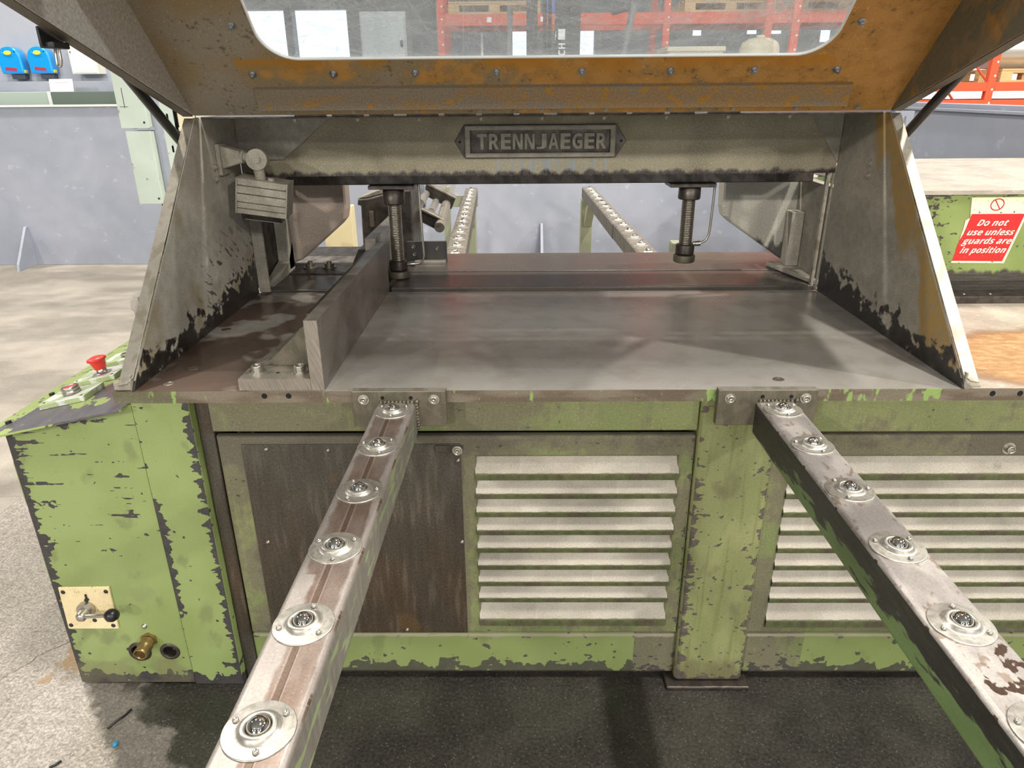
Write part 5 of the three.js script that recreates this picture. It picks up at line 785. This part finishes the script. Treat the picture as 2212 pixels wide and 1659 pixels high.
solo('carton', box(-0.85, -0.1, 2.555, 3.0, -9.8, -9.1, 0.006), mDarkCrate, 'dark crate on the left rack pallet in the window', 'crate'); solo('wrapped_load', box(0.32, 0.56, 2.42, 2.75, -9.5, -9.06, 0.01), mRackBlue, 'blue wrapped pack on the red beam beside the forklift', 'pack'); solo('carton', box(2.3, 3.2, 2.555, 3.1, -9.8, -9.1, 0.006), mCard, 'brown carton on the rack pallet above the cream container', 'carton'); solo('carton', box(3.8, 4.6, 2.555, 3.0, -9.8, -9.1, 0.006), mDarkCrate, 'dark crate on the rack pallet at the window corner', 'crate');
solo('foil_roll', cyl([5.75, 1.864, -8.28], [1, 0, 0], 0.185, 0.9, 28), mAlu, 'silver foil wrapped roll lying on the right rack pallet', 'roll');
solo('wrapped_sheets', box(4.5, 5.3, 1.532, 1.8, -8.5, -7.9, 0.02), mWhite, 'white wrapped pack on the orange rack behind the right gas strut', 'pack'); solo('tall_carton', box(4.5, 5.0, 0, 1.2, -7.4, -7.0, 0.006), mPale, 'pale carton in front of the orange rack above the barrier', 'carton');
{
  const t = thing('steel_locker', 'pale grey steel cabinet seen through the hood window', 'locker', [-1.88, 0, -9.7]);
  part('case', box(-2.2, -1.565, 0.05, 2.5, -10.1, -9.52, 0.006), mLocker, t); part('door', box(-2.18, -1.585, 0.1, 2.44, -9.52, -9.5, 0.006), mLocker, t); part('handle', box(-1.65, -1.615, 2.06, 2.14, -9.5, -9.48, 0.004), mRubber, t); part('plinth', box(-2.18, -1.585, 0, 0.05, -10.05, -9.56), mBlack, t);
}
{
  const t = thing('bulk_container', 'cream rimmed bulk container in front of the racking', 'container', [2.05, 0, -8.4]);
  part('body', box(1.80, 2.46, 0.12, 1.94, -8.7, -8.02, 0.02), mPale, t); part('rim', box(1.78, 2.48, 1.90, 1.955, -8.72, -8.0, 0.01), mPale, t); part('foot', [box(1.82, 1.95, 0, 0.12, -8.68, -8.04), box(2.3, 2.44, 0, 0.12, -8.68, -8.04)], mWood, t);
  const d = thing('round_tank', 'cream round topped tank right of the bulk container', 'tank', [2.94, 0, -8.2]);
  part('shell', lathe([[0, 0], [0.23, 0], [0.235, 0.02], [0.235, 1.93], [0.21, 2.0], [0.13, 2.045], [0, 2.06]], [2.94, 0, -8.2]), mPale, d); part('neck', lathe([[0, 2.04], [0.05, 2.05], [0.05, 2.08], [0, 2.08]], [2.94, 0, -8.2]), mPale, d);
}
{
  const t = thing('forklift', 'black forklift mast with white lettering in front of the racking', 'forklift', [0.4, 0, -6.9]);
  for (const x of [0.13, 0.56]) part('mast_rail', box(x - 0.055, x + 0.055, 0.05, 3.1, -6.62, -6.5, 0.006), mBlack, t);
  part('mast_panel', box(0.36, 0.505, 0.3, 2.6, -6.6, -6.505, 0.004), mBlack, t); for (const y of [0.5, 1.4, 3.0]) part('cross_member', box(0.13, 0.56, y, y + 0.1, -6.66, -6.6, 0.004), mBlack, t); part('hose', [rod([0.26, 0.4, -6.56], [0.26, 3.0, -6.56], 0.018, 8), rod([0.31, 0.4, -6.56], [0.31, 3.0, -6.56], 0.018, 8)], mRubber, t);
  const font = await new FontLoader().loadAsync('fonts/droid/droid_sans_bold.typeface.json'), g = new TextGeometry('ICH', { font, size: 0.068, depth: 0.002, curveSegments: 4 }); g.rotateZ(Math.PI / 2).translate(0.465, 1.765, -6.5045);
  part('lettering', g, mWhite, t, 'white letters reading upwards'); part('data_label', box(0.392, 0.462, 1.955, 2.05, -6.505, -6.502), mWhite, t);
  for (const [x, y] of [[0.375, 1.97], [0.38, 2.0]]) part('stripe', box(x - 0.012, x - 0.008, y - 0.02, y + 0.03, -6.505, -6.503), mWhite, t);
  part('body', box(-0.05, 0.95, 0.15, 1.25, -8.4, -6.8, 0.08, 3), plain(0x5a1d1a, 0.4), t); part('guard_bar', [rod([1.0, 1.3, -6.9], [1.22, 2.3, -7.1], 0.035, 10), rod([-0.1, 1.3, -6.9], [-0.1, 2.3, -7.1], 0.03, 10), rod([1.22, 2.3, -7.1], [1.15, 2.35, -8.3], 0.03, 10), rod([-0.1, 2.3, -7.1], [-0.1, 2.35, -8.3], 0.03, 10)], plain(0x77787a, 0.5), t);
  for (const [x, z] of [[-0.02, -7.0], [0.92, -7.0], [-0.02, -8.1], [0.92, -8.1]]) part('wheel', cyl([x - 0.09, 0.25, z], [1, 0, 0], 0.25, 0.18, 24), mRubber, t);
  for (const x of [0.15, 0.55]) part('fork', box(x - 0.05, x + 0.05, 0.06, 0.1, -6.48, -5.6, 0.004), mBlack, t);
}
solo('floor_sign_post', [box(-0.52, -0.49, 0, 2.22, -9.3, -9.27)], mWhite, 'slim white post before the racking under the red beam', 'post');
// ---------------------------------------------------------------- swarf and litter
{
  const bits = [], curl = (x, y, z, s) => { const a = rr(0, 6.3), n = 4, r = s * rr(0.3, 0.8), w = s * 0.18, pos = []; const q = []; for (let i = 0; i <= n; i++) { const t = a + i / n * rr(1.2, 2.4); q.push([x + Math.cos(t) * r, y + 0.0006 + Math.abs(Math.sin(i * 1.3)) * s * 0.35, z + Math.sin(t) * r]); } for (let i = 0; i < n; i++) { const A = q[i], B = q[i + 1]; for (const v of [A, B, [B[0], B[1] + w, B[2] + w * 0.5], A, [B[0], B[1] + w, B[2] + w * 0.5], [A[0], A[1] + w, A[2] + w * 0.5]]) pos.push(...v); } const g = new THREE.BufferGeometry(); g.setAttribute('position', new THREE.Float32BufferAttribute(pos, 3)); g.computeVertexNormals(); g.setAttribute('uv', new THREE.Float32BufferAttribute(new Float32Array(pos.length / 3 * 2), 2)); g.userData.keep = true; bits.push(g); };
  for (let k = 0; k < 900; k++) { const u = rnd(); let x, z; if (u < 0.45) { x = rr(-0.2, 0.42); z = -0.075 + Math.pow(rnd(), 2) * 0.07 * sm(-0.3, 0.4, x) ; } else if (u < 0.7) { x = rr(0.36, 0.65); z = rnd() < 0.5 ? rr(-0.01, 0.012) : rr(-0.07, 0); if (x > 0.385 && x < 0.613 && z < -0.007) x = rnd() < 0.5 ? rr(0.355, 0.385) : rr(0.613, 0.66); } else { x = rr(0.6, 1.15); z = -0.075 + Math.pow(rnd(), 2) * 0.1; } curl(x, 0.0005, z, rr(0.003, 0.007)); }
  for (let k = 0; k < 170; k++) curl(rr(-0.35, 1.1), 0.0005, rr(-0.05, 0.35), rr(0.003, 0.009)); for (let k = 0; k < 60; k++) curl(rr(-1.15, -0.76), 0.0005, rr(-0.03, -0.012), rr(0.003, 0.006));
  tag(solo('metal_swarf', bits, mSwarf, 'bright metal swarf curls strewn on the dark floor along the machine base', 'swarf'), null, null, null, 'stuff');
  bits.length = 0; for (let k = 0; k < 130; k++) { const u = rnd(); curl(u < 0.35 ? rr(0.2, 0.55) : u < 0.7 ? rr(0.55, 0.95) : rr(-0.7, 0.2), 1.2505, rr(-0.818, -0.8195), rr(0.003, 0.008)); } for (const b of bits) b.translate(0, -0.004, 0.002);
  tag(solo('beam_swarf', bits, mSwarf, 'tiny metal chips clinging along the lower edge of the cross beam', 'swarf'), null, null, null, 'stuff');
  bits.length = 0; for (let k = 0; k < 260; k++) { const s = rnd(); if (s < 0.4) curl(rr(-0.40, 0.95), 0.8805, rr(-0.84, -0.02), rr(0.0015, 0.004)); else if (s < 0.75) curl(rr(-0.4, 0.95), 0.888, rr(-1.38, -0.87), rr(0.002, 0.005)); else curl(rr(0.86, 0.955), 0.8865, rr(-1.07, -0.88), rr(0.003, 0.007)); }
  tag(solo('table_swarf', bits, mSwarf, 'fine metal chips scattered over the dark work table', 'swarf'), null, null, null, 'stuff');
}
solo('rubber_shaving', tube([[-1.05, 0.003, 0.12], [-1.035, 0.006, 0.095], [-1.028, 0.004, 0.085], [-1.02, 0.003, 0.06]], 0.003, 16, 6), mBlack, 'thin black rubber shaving on the pale floor before the console', 'shaving');
solo('rubber_shaving', tube([[-1.13, 0.002, 0.232], [-1.12, 0.004, 0.228], [-1.112, 0.003, 0.215]], 0.003, 12, 6), mBlack, 'short black scrap on the pale floor near the lower left corner', 'shaving');
solo('blue_chip', ball([0, 0, 0], 0.008, 10, 8).scale(0.8, 0.7, 1.2).translate(-1.005, 0.005, 0.168), mTeal, 'small blue plastic chip on the pale floor by the shadow edge', 'chip');

renderer.render(scene, camera);
